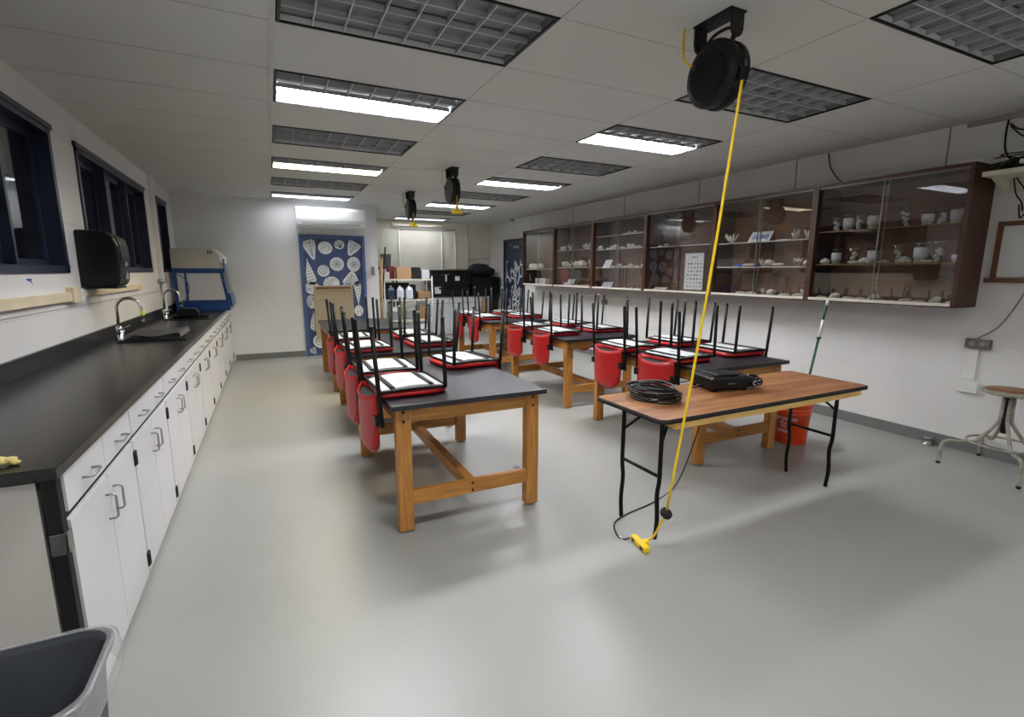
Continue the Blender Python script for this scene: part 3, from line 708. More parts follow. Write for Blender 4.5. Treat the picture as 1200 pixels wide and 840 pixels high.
# ------------------------------------------------------------------ upturned chairs
def make_chair():
    r = thing('stacking_chair', 'x', 'chair', group='upturned red chairs on the lab tables')
    W = .225
    # seat: rounded slab, slightly crowned underside (which faces up here)
    def outline(inset, z):
        x0, x1 = .008+inset, .425-inset; h = W-.01-inset; rad = .075; out = []
        for (cx, cy, a0) in ((x1-rad, h-rad, 0), (x0+.03, h-.03, PI/2), (x0+.03, -h+.03, PI), (x1-rad, -h+rad, 3*PI/2)):
            rr = rad if cx > .2 else .03
            for k in range(6):
                t = a0+PI/2*k/5; out.append((cx+rr*math.cos(t), cy+rr*math.sin(t), z))
        return out
    m = MB(); loft(m, [outline(.03, .0), outline(.004, .008), outline(.0, .022), outline(.006, .036), outline(.014, .040)], cap1=True)
    m.build('seat', 'red', r)
    xc = .215
    def crown(x, z): return z+.026*(1-((x-xc)/.21)**2)
    m = MB(); m.mi = 0
    L = outline(.016, .040); nx = 10
    m.grid(lambda u, v: (lambda x: (x, (-1+2*v)*(W-.03-(.02 if (u < .02 or u > .98) else 0)), crown(x, .041)))(.026+.376*u), nx, 6)
    # hem down to the seat
    m.grid(lambda u, v: (lambda x: (x, -(W-.03), crown(x, .041)*(1-v)+.038*v))(.026+.376*u), nx, 1)
    m.grid(lambda u, v: (lambda x: (x, (W-.03), crown(x, .041)*(1-v)+.038*v))(.026+.376*u), nx, 1)
    bd_ = m.build('underside_board', 'seatwhite', r)
    m = MB()
    for k in range(4): m.box(.17+.012*k, .174+.012*k, -.06, .05-.02*(k % 2), .0655, .0682)
    m.build('printed_mark', 'seatgrey', bd_)
    MB().lathe([(0, 0), (.008, 0), (.008, .002), (0, .002)], (.365, .02, .0475), 10).build('drain_hole', 'blackmatte', bd_)
    for x in (.085, .315):
        m = MB(); m.grid(lambda u, v: (x-.014+.028*u, (-1+2*v)*(W-.02), crown(x, .0445)+.004), 1, 8)
        m.grid(lambda u, v: (x-.014 if v < .5 else x+.014, (-1+2*u)*(W-.02), 0.058), 8, 1) if False else None
        o = m.build('seat_strap', 'blacksteel', r); sd = o.modifiers.new('s', 'SOLIDIFY'); sd.thickness = .004
    # side frames: rear post runs on as back upright; front leg
    for s in (-1, 1):
        y = s*(W+.012)
        MB().tube([(-.028, y+s*.004, .412), (-.004, y, .05), (.0, y, .03), (.004, y, -.07), (.010, y, -.15)], .0125, 10).build('rear_leg', 'blacksteel', r)
        MB().tube([(.378, y+s*.002, .447), (.388, y, .06), (.388, y, .045)], .0125, 10).build('front_leg', 'blacksteel', r)
        MB().tube([(0, y-s*.004, .046), (.05, y-s*.016, .047), (.2, y-s*.022, .05), (.35, y-s*.016, .048), (.388, y-s*.002, .046)], .009, 8).build('side_rail', 'blacksteel', r)
        for xx_, zz in ((-.028, .412), (.378, .447)):
            MB().lathe([(0, 0), (.012, 0), (.012, .014), (.009, .018), (0, .018)], (xx_, y+s*.004, zz-.004), 10).build('foot_cap', 'greyplastic' if xx_ > 0 and s > 0 else 'black', r)
    MB().tube([(.388, -W-.01, .05), (.40, -W+.03, .052), (.40, W-.03, .052), (.388, W+.01, .05)], .008, 8).build('front_rail', 'blacksteel', r)
    MB().tube([(0, -W-.01, .05), (.01, -W+.03, .05), (.01, W-.03, .05), (0, W+.01, .05)], .008, 8).build('rear_rail', 'blacksteel', r)
    # backrest: hollow pouch, rounded at the far (hanging) end
    hw = .205; zt, zb = .035, -.355
    def hwz(v):  # half width over height, v 0 top .. 1 bottom
        z = zt+(zb-zt)*v; rad = .20
        if z > zb+rad: return hw
        q = (zb+rad-z)/rad; return max(.001, hw*math.sqrt(max(0, 1-q**2.3)))
    def outer(u, v):
        q = -1+2*u; h = hwz(v); y = q*h; z = zt+(zb-zt)*v-.034*(1-q*q)*(1-v)
        bul = .055*(1-(y/hw)**2)*min(1, (1-v)*6+.12)*(1-.15*v)
        return (-.014-bul, y, z)
    def inner(u, v):
        q = -1+2*u; h = hwz(v); y = q*h; z = zt+(zb-zt)*v+.010*(1-q*q)*(1-v)
        return (-.010+.034*(1-(y/hw)**2)*min(1, (1-v)*5), y, z)
    vs_ = [0, .1, .2, .3, .4, .5, .58, .66, .74, .81, .87, .92, .96, .985, 1.0]
    def warp(v): i = v*(len(vs_)-1); k = min(int(i), len(vs_)-2); return vs_[k]+(vs_[k+1]-vs_[k])*(i-k)
    m = MB(); m.grid(lambda u, v: outer(u, warp(v)), 12, 14); m.grid(lambda u, v: inner(u, warp(v)), 12, 14)
    # seam between the two shells along the sides
    for u in (0, 1): m.grid(lambda a, v: tuple(Vector(outer(u, warp(v)))*(1-a)+Vector(inner(u, warp(v)))*a), 1, 14)
    bk = m.build('backrest', 'red', r); sd = bk.modifiers.new('s', 'SOLIDIFY'); sd.thickness = .007; sd.offset = 0
    m = MB(); m.grid(lambda u, v: tuple(Vector(outer(u, .07))*(1-v)+Vector(inner(u, .07))*v), 12, 1); m.build('pocket_shade', 'blackmatte', bk)  # black sheet stands in for the shade inside the backrest opening
    for s in (-1, 1):
        MB().box(-.030, .018, *sorted((s*(W+.012), s*(hw-.025))), -.145, -.085, .004).build('bracket', 'black', r)
    return r
ch = make_chair()
CH = [(.50, 2.975, 1, 'nearest of the two upturned red chairs on the left side of the nearest lab table'),
      (.50, 3.575, 1, 'farther upturned red chair on the left side of the nearest lab table'),
      (1.535, 3.665, -1, 'single upturned red chair on the right side of the nearest lab table'),
      (.555, 4.67, 1, 'upturned red chair at the near left of the middle table in the left row'),
      (.555, 5.39, 1, 'upturned red chair at the far left of the middle table in the left row'),
      (1.60, 4.78, -1, 'upturned red chair at the near right of the middle table in the left row'),
      (1.60, 5.42, -1, 'upturned red chair at the far right of the middle table in the left row'),
      (2.80, 3.06, 1, 'upturned red chair right behind the coiled black cable, on the table behind the folding table'),
      (2.80, 3.70, 1, 'upturned red chair with its whole red back showing, second from the coiled cable'),
      (3.87, 3.11, -1, 'upturned red chair above the black projector, at the near right of its lab table'),
      (3.87, 3.74, -1, 'upturned red chair behind the yellow cord, at the far right of its lab table'),
      (2.785, 4.95, 1, 'upturned red chair at the near left of the middle table in the right row'),
      (2.785, 5.63, 1, 'upturned red chair at the far left of the middle table in the right row'),
      (3.83, 5.01, -1, 'upturned red chair at the near right of the middle table in the right row'),
      (3.83, 5.68, -1, 'upturned red chair with a blue leg tip, far right of the middle right table'),
      (2.77, 7.02, 1, 'upturned red chair at the near left of the farthest table in the right row'),
      (2.77, 7.71, 1, 'upturned red chair at the far left of the farthest table in the right row'),
      (3.82, 7.05, -1, 'upturned red chair at the near right of the farthest table in the right row'),
      (3.82, 7.69, -1, 'upturned red chair at the far right of the farthest table in the right row')]
for k, (x, y, s, lb) in enumerate(CH):
    o = ch if k == 0 else copy_tree(ch)
    o['label'] = lb; o.location = (x, y, TH); o.rotation_euler.z = (0 if s > 0 else PI) + (math.radians(6) if k == 2 else math.radians([1.5, -1, 0, 2, -1.5, 1, -2][k % 7]))
    if k == 14:
        for c in o.children:
            if c.name.startswith('foot_cap') and c.data.materials[0].name.startswith('black'):
                c.data = c.data.copy(); c.data.materials[0] = M['bluetape']; break

# ================================================================== FOLDING TABLE
FH = .748
ft = thing('folding_table', 'wooden folding table with black edging and black wishbone legs', 'table', (2.65, 2.135, 0), math.radians(.6))
hx, hy = .912, .29
m = MB(); loft(m, [rrect(hx-.004, hy-.004, .045, FH-.022), rrect(hx-.004, hy-.004, .045, FH)], smooth=False, cap1=True); m.build('tabletop', 'ply', ft)
m = MB(); loft(m, [rrect(hx-.003, hy-.003, .046, FH-.024), rrect(hx+.004, hy+.004, .05, FH-.022), rrect(hx+.004, hy+.004, .05, FH-.003), rrect(hx-.004, hy-.004, .045, FH+.001)], cap0=False); m.build('edge_band', 'blackmatte', ft)
for s in (-1, 1):
    MB().box(-hx+.09, hx-.09, *sorted((s*(hy-.003), s*(hy-.03))), FH-.058, FH-.024).build('apron', 'pine', ft)
    MB().box(*sorted((s*(hx-.09), s*(hx-.113))), -hy+.035, hy-.035, FH-.052, FH-.024).build('apron', 'pine', ft)
for s in (-1, 1):
    x = s*(hx-.125)
    for q in (-1, 1):
        y = q*.16
        MB().tube(curvepts([(x, y, FH-.05), (x, y, .50), (x, y-.0*q, .36), (x, y-.012*q, .26), (x, y-.002*q, .12), (x, y-.012*q, .0)], 5), .0125, 10).build('leg', 'blacksteel', ft)
        MB().tube([(x-s*.0, y, .56), (x-s*.13, y*.5, FH-.06)], .008, 8).box(*sorted((x-s*.10, x-s*.17)), y*.5-.02, y*.5+.02, FH-.075, FH-.052).build('folding_brace', 'blacksteel', ft)
    MB().tube([(x, -.155, .375), (x, .155, .375)], .010, 8).build('crossbar', 'blacksteel', ft)
    MB().tube([(x, -.16, FH-.06), (x, .16, FH-.06)], .012, 8).build('crossbar', 'blacksteel', ft)
# coil of black cable
r = thing('cable_coil', 'coiled black cable lying on the near end of the folding table', 'cable', (2.02, 2.215, FH+.001))
m = MB(); rd = random.Random(11)
for k in range(13):
    a, b_ = rd.uniform(.10, .155), rd.uniform(.115, .185); z = .008+.0055*k; ox, oy = rd.uniform(-.012, .012), rd.uniform(-.02, .02); ph = rd.uniform(0, 6)
    m.tube([(ox+a*math.cos(t)+.006*math.sin(3*t+ph), oy+b_*math.sin(t), max(.007, z+.006*math.sin(2*t+ph))) for t in [2*PI*q/40 for q in range(40)]], .0055, 6, closed=True)
m.build('loops', 'black', r)
m = MB(); m.tube(curvepts([(.05, .10, .06), (.13, .13, .07), (.24, .17, .05), (.36, .20, .02), (.46, .17, .03), (.55, .12, .06)], 8), .004, 6); m.build('loose_end', 'black', r)
r = thing('projector', 'black projector case lying on the folding table beside the yellow cord', 'projector', (2.62, 2.25, FH+.001), math.radians(-12))
m = MB(); m.box(-.16, .12, -.13, .13, .018, .092, .014); m.build('body', 'black', r)
m = MB(); m.box(-.10, .06, -.09, .06, .092, .103, .005).box(-.15, -.11, -.10, .10, .092, .098, .002); m.build('top_cover', 'blacksteel', r)
MB().box(.12, .155, -.12, .10, .022, .085, .006).build('front_housing', 'blackmatte', r)
MB().lathe([(0, 0), (.034, 0), (.036, .03), (.034, .06), (.030, .075), (.024, .075), (.022, .05), (0, .05)], (.155, -.04, .052), 20, 'X').build('lens_barrel', 'black', r)
MB().lathe([(0, 0), (.03, 0), (.033, .028), (0, .028)], (.155, .055, .052), 20, 'X').build('focus_knob', 'blacksteel', r)
for q, x in enumerate((.145, .195)):
    kb = MB().lathe([(0, 0), (.026, 0), (.028, .02), (0, .03)], (x, -.115-.02*(1-q), .05), 18, 'Y').build('adjusting_knob', 'black', r)
    MB().tube([(x+.014*math.cos(t), -.117-.02*(1-q), .05+.014*math.sin(t)) for t in [PI*.35+PI*1.3*w_/12 for w_ in range(13)]], .003, 6).build('printed_mark', 'seatgrey', kb)
MB().lathe([(0, 0), (.021, 0), (.016, .006), (0, .009)], (.21, -.04, .052), 16, 'X').build('lens', 'chrome', r)
for (x, y) in ((-.13, -.1), (-.13, .1), (.1, -.1), (.1, .1)):
    MB().lathe([(0, 0), (.012, 0), (.012, .019), (0, .019)], (x, y, 0), 10).build('foot', 'blackmatte', r)
MB().box(-.05, .0, -.1315, -.1295, .05, .056).build('nameplate', 'greyplastic', r)
MB().tube(curvepts([(-.15, -.03, .03), (-.18, -.03, .03), (-.20, -.0, .01), (-.19, .06, .006)], 6), .005, 6).build('cord_stub', 'black', r)

# ================================================================== CORD REELS
def reel(y, label, cord, rz=0, lean=0):
    r = thing('cord_reel', label, 'cord reel', (2.02, y, H), rz)
    MB().box(-.045, .06, -.10, .13, -.008, 0, .002).box(-.035, .045, .120, .13, -.085, -.008, .002).box(-.035, .045, -.10, -.090, -.085, -.008, .002).tube([(.005, .118, -.085), (.005, .132, -.085)], .035, 12).tube([(.005, -.102, -.085), (.005, -.088, -.085)], .035, 12).build('bracket', 'blackmatte', r)
    c = (0, -.0, -.255)
    MB().tube([(.01, .115, -.085), (.01, .07, -.125), (.01, .03, -.15)], .012, 8).tube([(.01, -.09, -.085), (.01, -.07, -.12), (.01, -.03, -.15)], .012, 8).tube(curvepts([(.015, .10, -.09), (.015, .05, -.062), (.015, 0, -.055), (.015, -.05, -.062), (.015, -.09, -.09)], 5), .008, 8).build('yoke', 'blackmatte', r)
    cc = (-.055, c[1], c[2])
    MB().lathe([(0, 0), (.12, 0), (.145, .008), (.152, .02), (.152, .035), (.142, .04), (.142, .075), (.152, .08), (.152, .10), (.14, .11), (0, .11)], cc, 40, 'X', False).build('drum_housing', 'black', r)
    MB().lathe([(0, 0), (.10, 0), (.10, .004), (0, .004)], (cc[0]-.004, cc[1], cc[2]), 32, 'X', False).build('side_cover', 'blacksteel', r)
    MB().tube([(cc[0]-.002, .10, c[2]+.06), (cc[0]-.012, .06, c[2]+.03)], .012, 8).build('cable_gland', 'black', r)
    MB().box(-.02, .02, -.165, -.13, c[2]-.07, c[2]-.01, .004).build('cable_guide', 'blacksteel', r)
    MB().tube(curvepts([(cc[0]-.005, .10, c[2]+.06), (cc[0]-.02, .14, c[2]+.10), (cc[0]-.015, .16, c[2]+.17), (cc[0]-.01, .165, -.002)], 6), .006, 8).build('supply_cord', 'yellow', r)
    for s in range(3): pass
    return r
reel(1.90, 'large black cord reel on the ceiling nearest the viewer, with the long yellow cord', 1)
def plug(x, y, z, label, drop):
    r = thing('hanging_socket', label, 'socket', (x, y, z))
    MB().tube([(0, 0, .05), (0, 0, drop)], .005, 6).build('cord', 'yellow', r)
    MB().lathe([(0, 0), (.03, 0), (.026, .03), (.012, .07), (0, .075)], (0, 0, .02), 14).build('boot', 'yellow', r)
    MB().box(-.065, .065, -.02, .02, 0, .032, .006).build('triple_socket', 'yellow', r)
reel(5.78, 'middle black cord reel on the ceiling, with a short yellow socket below', 0)
reel(7.72, 'farthest black cord reel on the ceiling, left of the middle one', 0)
plug(2.02, 5.625, 2.155, 'yellow triple socket hanging below the middle cord reel', H-.30-2.155)
plug(2.02, 7.565, 2.155, 'yellow triple socket hanging below the farthest cord reel', H-.30-2.155)
# long yellow cord
r = thing('extension_cord', 'yellow extension cord hanging from the near reel to the floor', 'cord', (0, 0, 0))
top = Vector((2.02, 1.745, 2.40)); ball = Vector((1.80, 1.835, .235))
pts = [Vector((2.02, 1.78, 2.45)), top]+[top.lerp(ball, t)+Vector((-.0, .0, 0))*0+Vector((.012*math.sin(PI*t), -.006*math.sin(PI*t), 0)) for t in [.1*q for q in range(1, 10)]]+[ball]
MB().tube(pts, .0068, 10).tube(curvepts([ball, (1.785, 1.86, .16), (1.79, 1.895, .09), (1.80, 1.935, .04), (1.785, 1.95, .026)], 6), .006, 8).build('cord', 'yellow', r)
d = (ball-Vector((1.785, 1.86, .16))).normalized()
m = MB(); m.lathe([(0, -.02), (.022, -.02), (.031, -.012), (.033, 0), (.031, .012), (.022, .02), (0, .02)], n=20)
o = m.build('stop_ball', 'blackmatte', r, tuple(ball)); o.rotation_euler = (.5, .35, 0)
t = MB(); t.box(-.075, .075, -.019, .019, -.016, .016, .006).box(-.02, .02, .015, .05, -.014, .014, .006)
o = t.build('triple_socket', 'yellow', r, (1.735, 1.95, .018), math.radians(-100))
MB().box(-.058, -.030, -.021, -.0185, -.009, .009).box(.030, .058, -.021, -.0185, -.009, .009).build('socket_face', 'ink', o)
# black cord on floor
p = [(1.728, 2.03, .012), (1.70, 2.04, .006), (1.69, 2.09, .005), (1.76, 2.21, .005), (1.90, 2.27, .005), (2.15, 2.32, .005), (2.42, 2.42, .006), (2.56, 2.46, .12), (2.66, 2.455, .38), (2.72, 2.45, .60), (2.74, 2.445, .70), (2.74, 2.43, .755), (2.70, 2.38, .757)]
r = thing('black_cable', 'thin black power cord running from the folding table to the yellow socket', 'cord')
MB().tube(curvepts(p, 8), .0045, 6).build('cord', 'black', r)
MB().tube([(1.693, 2.045, .0062), (1.689, 2.075, .006)], .006, 8).build('white_tag', 'paper', r)

# ================================================================== BUCKET, POLE, STOOL, FLOOR PIPE
r = thing('bucket', 'orange plastic bucket with white lettering on the floor behind the folding table', 'bucket', (4.11, 2.74, 0))
MB().lathe([(0, .0), (.125, 0), (.128, .004), (.145, .27), (.152, .272), (.152, .280), (.146, .282), (.147, .30), (.154, .302), (.154, .31), (.148, .312), (.150, .345), (.157, .347), (.157, .368), (.148, .368), (.144, .36), (.123, .01), (0, .01)], n=40).build('body', 'orange', r)
hp = [(.155*math.cos(t), .155*math.sin(t)*.35-.1*math.sin(t)*0, .34-.10*math.sin(t)) for t in [PI*q/12 for q in range(13)]]
MB().tube([(x, -.16*math.sin(PI*q/12), .335-.09*math.sin(PI*q/12)) for q, (x, y, z) in enumerate(hp)], .002, 6).build('handle', 'brushed', r)
facing = math.atan2(-2.74, -4.11)-.42
def wrap(z0):
    def f(co):
        th = facing+co.x/.14; R = .1275+.0165*((z0+co.y)/.27)+.0022+co.z
        return Vector((R*math.cos(th), R*math.sin(th), z0+co.y))
    return f
for s, z in (('KEEP DOING', .232), ('ALL', .196), ('TO', .160), ('REPEAT', .118)):
    textmesh(s, .036, 'paper', r, bend=wrap(z), extrude=.0004, align='CENTER')
m = MB(); rd = random.Random(4)
for k in range(5): m.sphere((.055*math.cos(k*1.3), .055*math.sin(k*1.3), .335+.012*(k % 3)), .055, (1, 1, .55), 2, .22, k)
o = m.build('paper_bundle', 'paper', None, (4.11, 2.74, 0)); tag(o, 'crumpled white papers stuffed into the orange bucket', 'papers')
r = thing('pole', 'green and white telescopic pole standing in the orange bucket', 'pole', (0, 0, 0))
A_ = Vector((4.12, 2.76, .012)); B_ = Vector((4.46, 2.75, 1.25))
A_ = Vector((4.17, 2.74, .012))
def L_(t): return A_.lerp(B_, t)
MB().tube([L_(0), L_(.73)], .011, 10).build('lower_section', 'green', r)
MB().tube([L_(.73), L_(.86)], .013, 10).build('white_grip', 'acwhite', r)
MB().lathe([(0, -.01), (.018, -.01), (.018, .01), (0, .01)], tuple(L_(.73)), 12).build('collar', 'green', r)
MB().tube([L_(.86), L_(.96)], .010, 10).build('upper_section', 'green', r)
MB().tube([L_(.96), L_(1)], .013, 10).build('end_cap', 'acwhite', r)
# stool
r = thing('shop_stool', 'worn grey steel stool with round brown seat by the right wall', 'stool', (4.905, 1.60, 0))
MB().lathe([(0, .600), (.150, .600), (.163, .606), (.168, .618), (.163, .630), (.15, .634), (.140, .630), (0, .630)], n=36).build('seat_rim', 'stoolpaint', r)
MB().lathe([(0, .629), (.139, .629), (.139, .634), (0, .636)], n=36).build('seat_pad', 'stoolseat', r)
MB().lathe([(0, .30), (.020, .30), (.024, .32), (.024, .56), (.045, .585), (.05, .60), (0, .60)], n=16).build('centre_screw', 'polecap', r)
for k in range(4):
    a = math.radians(128+90*k); c_, s_ = math.cos(a), math.sin(a)
    P = [(.028, .585), (.032, .42), (.05, .36), (.13, .24), (.17, .205), (.24, .195), (.30, .195), (.335, .18), (.35, .14), (.355, .0)]
    L = MB().tube(curvepts([(q*c_, q*s_, z) for q, z in P], 5), .0125, 10).build('leg', 'stoolpaint', r)
    MB().lathe([(0, 0), (.0145, 0), (.0145, .02), (0, .02)], (.355*c_, .355*s_, .0), 10).build('foot_cap', 'polecap', L)
MB().tube([(.20*math.cos(t), .20*math.sin(t), .215) for t in [2*PI*q/36 for q in range(36)]], .009, 8, closed=True).build('foot_ring', 'stoolpaint', r)
tag(MB().lathe([(0, 0), (.05, 0), (.05, .006), (.032, .01), (.032, .05), (.036, .052), (.036, .07), (.028, .07), (.028, .055), (0, .055)], (5.13, 2.15, 0), 20).build('floor_pipe', 'brushed'), 'short metal pipe stub rising from the floor by the right wall', 'pipe')
tag(MB().lathe([(0, 0), (.03, 0), (.028, .004), (0, .005)], (1.62, 3.25, 0), 16).build('floor_plug', 'seam'), 'small grey floor cover under the nearest lab table', 'floor cover')

# ================================================================== DISPLAY CABINETS
CBX = 4.85; CBZ0, CBZ1 = 1.215, 2.32
CBY = [2.00, 3.22, 4.45, 5.67, 6.97, 8.22, 9.48]
shelves = [[1.575, 1.885], [1.555, 1.83], [1.84], [1.565, 1.85, 2.06], [1.575, 1.88], [1.55]]
cablab = ['nearest wall display cabinet, full of jars, at the right', 'second display cabinet from the right, holding the coral diversity sign',
          'third display cabinet from the right, with a poster behind its glass', 'fourth display cabinet from the right, with rows of small corals on three shelves',
          'fifth display cabinet from the right, with a red tub inside', 'farthest display cabinet, beside the coral door']
for k in range(6):
    y0, y1 = CBY[k], CBY[k+1]; W = y1-y0; D = XR-CBX
    r = thing('display_cabinet', cablab[k], 'display cabinet', (CBX, y0, CBZ0), group='walnut wall display cabinets')
    Hh = CBZ1-CBZ0; t = .028
    MB().box(0, D, .001, t, 0, Hh).box(0, D, W-t, W-.001, 0, Hh).box(.0, D, t, W-t, Hh-t, Hh).box(0, D, t, W-t, 0, .022).build('carcass', 'cabwood', r)
    MB().box(D-.012, D-.001, t, W-t, .022, Hh-t).build('back_panel', 'cabback', r)
    MB().box(-.002, .05, t, W-t, .010, .036, .002).build('bottom_track', 'ledge', r)
    MB().box(.012, .04, t, W-t, Hh-t-.012, Hh-t).build('top_track', 'plategrey', r)
    for q in range(2):
        a0, a1 = (t, W/2+.015) if q == 0 else (W/2-.015, W-t); x = .016 if q == 0 else .032
        g = MB().box(x, x+.004, a0, a1, .036, Hh-t-.008).build('glass_door', 'glass', r)
        ed = a1 if q == 0 else a0
        MB().box(x-.001, x+.006, ed-.004, ed+.004, .036, Hh-t-.008).build('edge_strip', 'plategrey', g)
    if k == 5: MB().box(.08, D-.015, t, W-t, 1.0, 1.01).build('top_ledge', 'cabwood', r)
    for z in shelves[k]:
        ya, yb = (W/2, W-t) if (k == 3 and z > 2) and False else (t, W-t)
        MB().box(.075, D-.014, ya, yb, z-CBZ0-.008, z-CBZ0).build('shelf', 'glassshelf', r)
        MB().box(.072, .0745, ya, yb, z-CBZ0-.012, z-CBZ0).build('shelf_edge', 'ledge' if k > 0 else 'brownbox', r)
# contents
def jar(y, z, rad, hh, fill, label, x=5.0):
    r = thing('specimen_jar', label, 'jar', (x, y, z+.0005), group='glass specimen jars in the nearest display cabinet')
    MB().lathe([(0, 0), (rad, 0), (rad, hh*.86), (rad*.9, hh*.92), (rad*.9, hh*.94)], n=16).build('glass_body', 'jarglass', r)
    MB().lathe([(0, 0), (rad*.93, 0), (rad*.93, hh*.05), (0, hh*.05)], (0, 0, hh*.94), 16).build('lid', 'plategrey', r)
    m = MB(); rd = random.Random(int(y*1000))
    if fill == 0:
        for q in range(6): m.sphere((rd.uniform(-.4, .4)*rad, rd.uniform(-.4, .4)*rad, .02+hh*.6*q/6), rad*.42, (1, 1, 1), 1, .3, q)
        m.build('specimen', 'coral', r)
    else:
        m.lathe([(0, .004), (rad*.86, .004), (rad*.86, hh*(.5+.2*rd.random())), (0, hh*.7)], n=12); m.build('specimen', 'coral', r)
    if fill == 1: MB().lathe([(rad*1.01, hh*.25), (rad*1.015, hh*.25), (rad*1.015, hh*.75), (rad*1.01, hh*.75)], n=16).build('paper_label', 'paper', r)
UP = [(3.08, .042, .13), (2.97, .045, .15), (2.87, .042, .14), (2.755, .043, .15), (2.50, .045, .20), (2.33, .042, .12), (2.235, .043, .125), (2.13, .044, .14), (2.068, .030, .12)]
on = ['leftmost', 'second', 'third', 'fourth', 'fifth', 'sixth', 'seventh', 'eighth', 'ninth']
for k, (y, rr, hh) in enumerate(UP): jar(y, 1.885, rr, hh, k % 2, ('glass jar of coral, %s from left on top shelf of nearest display cabinet' % on[k]) if k else 'faint glass jar at the left end of the top shelf in the nearest display cabinet')
LO = [(3.05, .042, .14), (2.90, .048, .15), (2.72, .045, .15), (2.52, .046, .16), (2.345, .050, .17), (2.215, .052, .175), (2.085, .04, .08)]
for k, (y, rr, hh) in enumerate(LO): jar(y, 1.575, rr, hh, (k+1) % 2, 'glass jar with white specimen, %s from left on middle shelf of nearest display cabinet' % on[k])
cn = 0
place = ['at the left end', 'left of centre', 'near the centre', 'right of centre', 'at the right end']
ordw = ['first', 'second', 'third', 'fourth', 'fifth', 'sixth', 'seventh', 'eighth', 'ninth', 'tenth']
def coral(x, y, z, s, kind, label, group):
    global cn; cn += 1; m = MB(); rd = random.Random(cn*7); s *= 1.35
    if kind == 'lump':
        m.sphere((0, 0, s*.42), s*.5, (1.0, 1.2, .8), 2, .22, cn)
        for q in range(3): m.sphere((rd.uniform(-.3, .3)*s, rd.uniform(-.6, .6)*s, s*.25), s*.28, (1, 1, .9), 1, .25, cn+q)
    elif kind == 'branch':
        for q in range(9):
            a = rd.uniform(0, 2*PI); l = s*rd.uniform(.5, 1.0); t = rd.uniform(.3, 1.1)
            m.tube([(0, 0, .004), (l*.4*math.cos(a)*t, l*.5*math.sin(a)*t, l*.5), (l*.7*math.cos(a)*t, l*.9*math.sin(a)*t, l)], [s*.13, s*.11, s*.06], 6)
    else:
        m.sphere((0, 0, s*.20), s*.5, (.8, 1.5, .38), 2, .2, cn)
    tag(m.build('coral_specimen', 'coral', None, (x, y, z+.001), rd.uniform(0, .6)), label, 'coral', group)
def row(ylist, z, size, kinds, where, x=5.0):
    n = len(ylist)
    for k, y in enumerate(sorted(ylist, reverse=True)):
        kd = kinds[k % len(kinds)]
        nm = {'lump': 'rounded coral', 'branch': 'branching coral', 'flat': 'flat coral piece'}[kd]
        coral(x+.02*((k*7) % 3-1), y, z, size*(.8+.1*((k*5) % 5)), kd, '%s, %s from left, %s' % (nm, ordw[k], where), 'corals '+where)
row([3.14, 3.02, 2.90, 2.78, 2.66, 2.42, 2.30, 2.18, 2.08], 1.237, .065, ['flat', 'lump', 'flat'], 'on the floor of the nearest display cabinet')
row([3.12, 2.86, 2.78, 2.60, 2.44, 2.28], 1.575, .06, ['lump', 'flat'], 'on the middle shelf of the nearest display cabinet', x=4.955)
row([4.28, 3.50, 3.36], 1.83, .10, ['branch'], 'on the top shelf beside the coral sign')
row([4.02, 3.85, 3.80, 3.66, 3.46, 3.32], 1.555, .09, ['flat', 'branch', 'lump'], 'on the lower shelf of the second cabinet')
row([4.10, 3.98, 3.82, 3.70, 3.56, 3.42, 3.32], 1.237, .08, ['flat', 'flat', 'branch', 'lump'], 'on the floor of the second cabinet')
row([5.50, 5.40], 1.84, .05, ['flat', 'lump'], 'on the shelf of the third cabinet')
row([6.28, 6.20, 6.12, 6.04, 5.94, 5.86], 2.06, .05, ['flat', 'lump'], 'on the top shelf of the fourth cabinet')
row([6.90, 6.70, 6.60, 6.50, 6.36, 6.24, 6.10, 5.98, 5.84, 5.76], 1.85, .075, ['lump', 'flat', 'branch'], 'on the second shelf of the fourth cabinet')
row([6.56, 6.42, 6.30, 6.12, 6.00, 5.88, 5.77], 1.565, .06, ['flat', 'lump'], 'on the lowest shelf of the fourth cabinet')
row([6.26, 6.12, 6.0, 5.88, 5.78], 1.237, .045, ['flat'], 'on the floor of the fourth cabinet')
row([8.06, 7.84, 7.40, 7.28], 1.88, .10, ['lump', 'branch'], 'on the top shelf of the fifth cabinet')
row([7.98, 7.70, 7.60, 7.42, 7.20, 7.08], 1.575, .13, ['lump', 'branch', 'lump'], 'on the lower shelf of the fifth cabinet')
row([7.60, 7.48, 7.36, 7.26, 7.10], 1.237, .07, ['flat', 'flat', 'flat', 'flat', 'lump'], 'on the floor of the fifth cabinet')
row([9.30, 9.20, 8.98], 1.55, .12, ['lump'], 'on the shelf of the farthest cabinet')
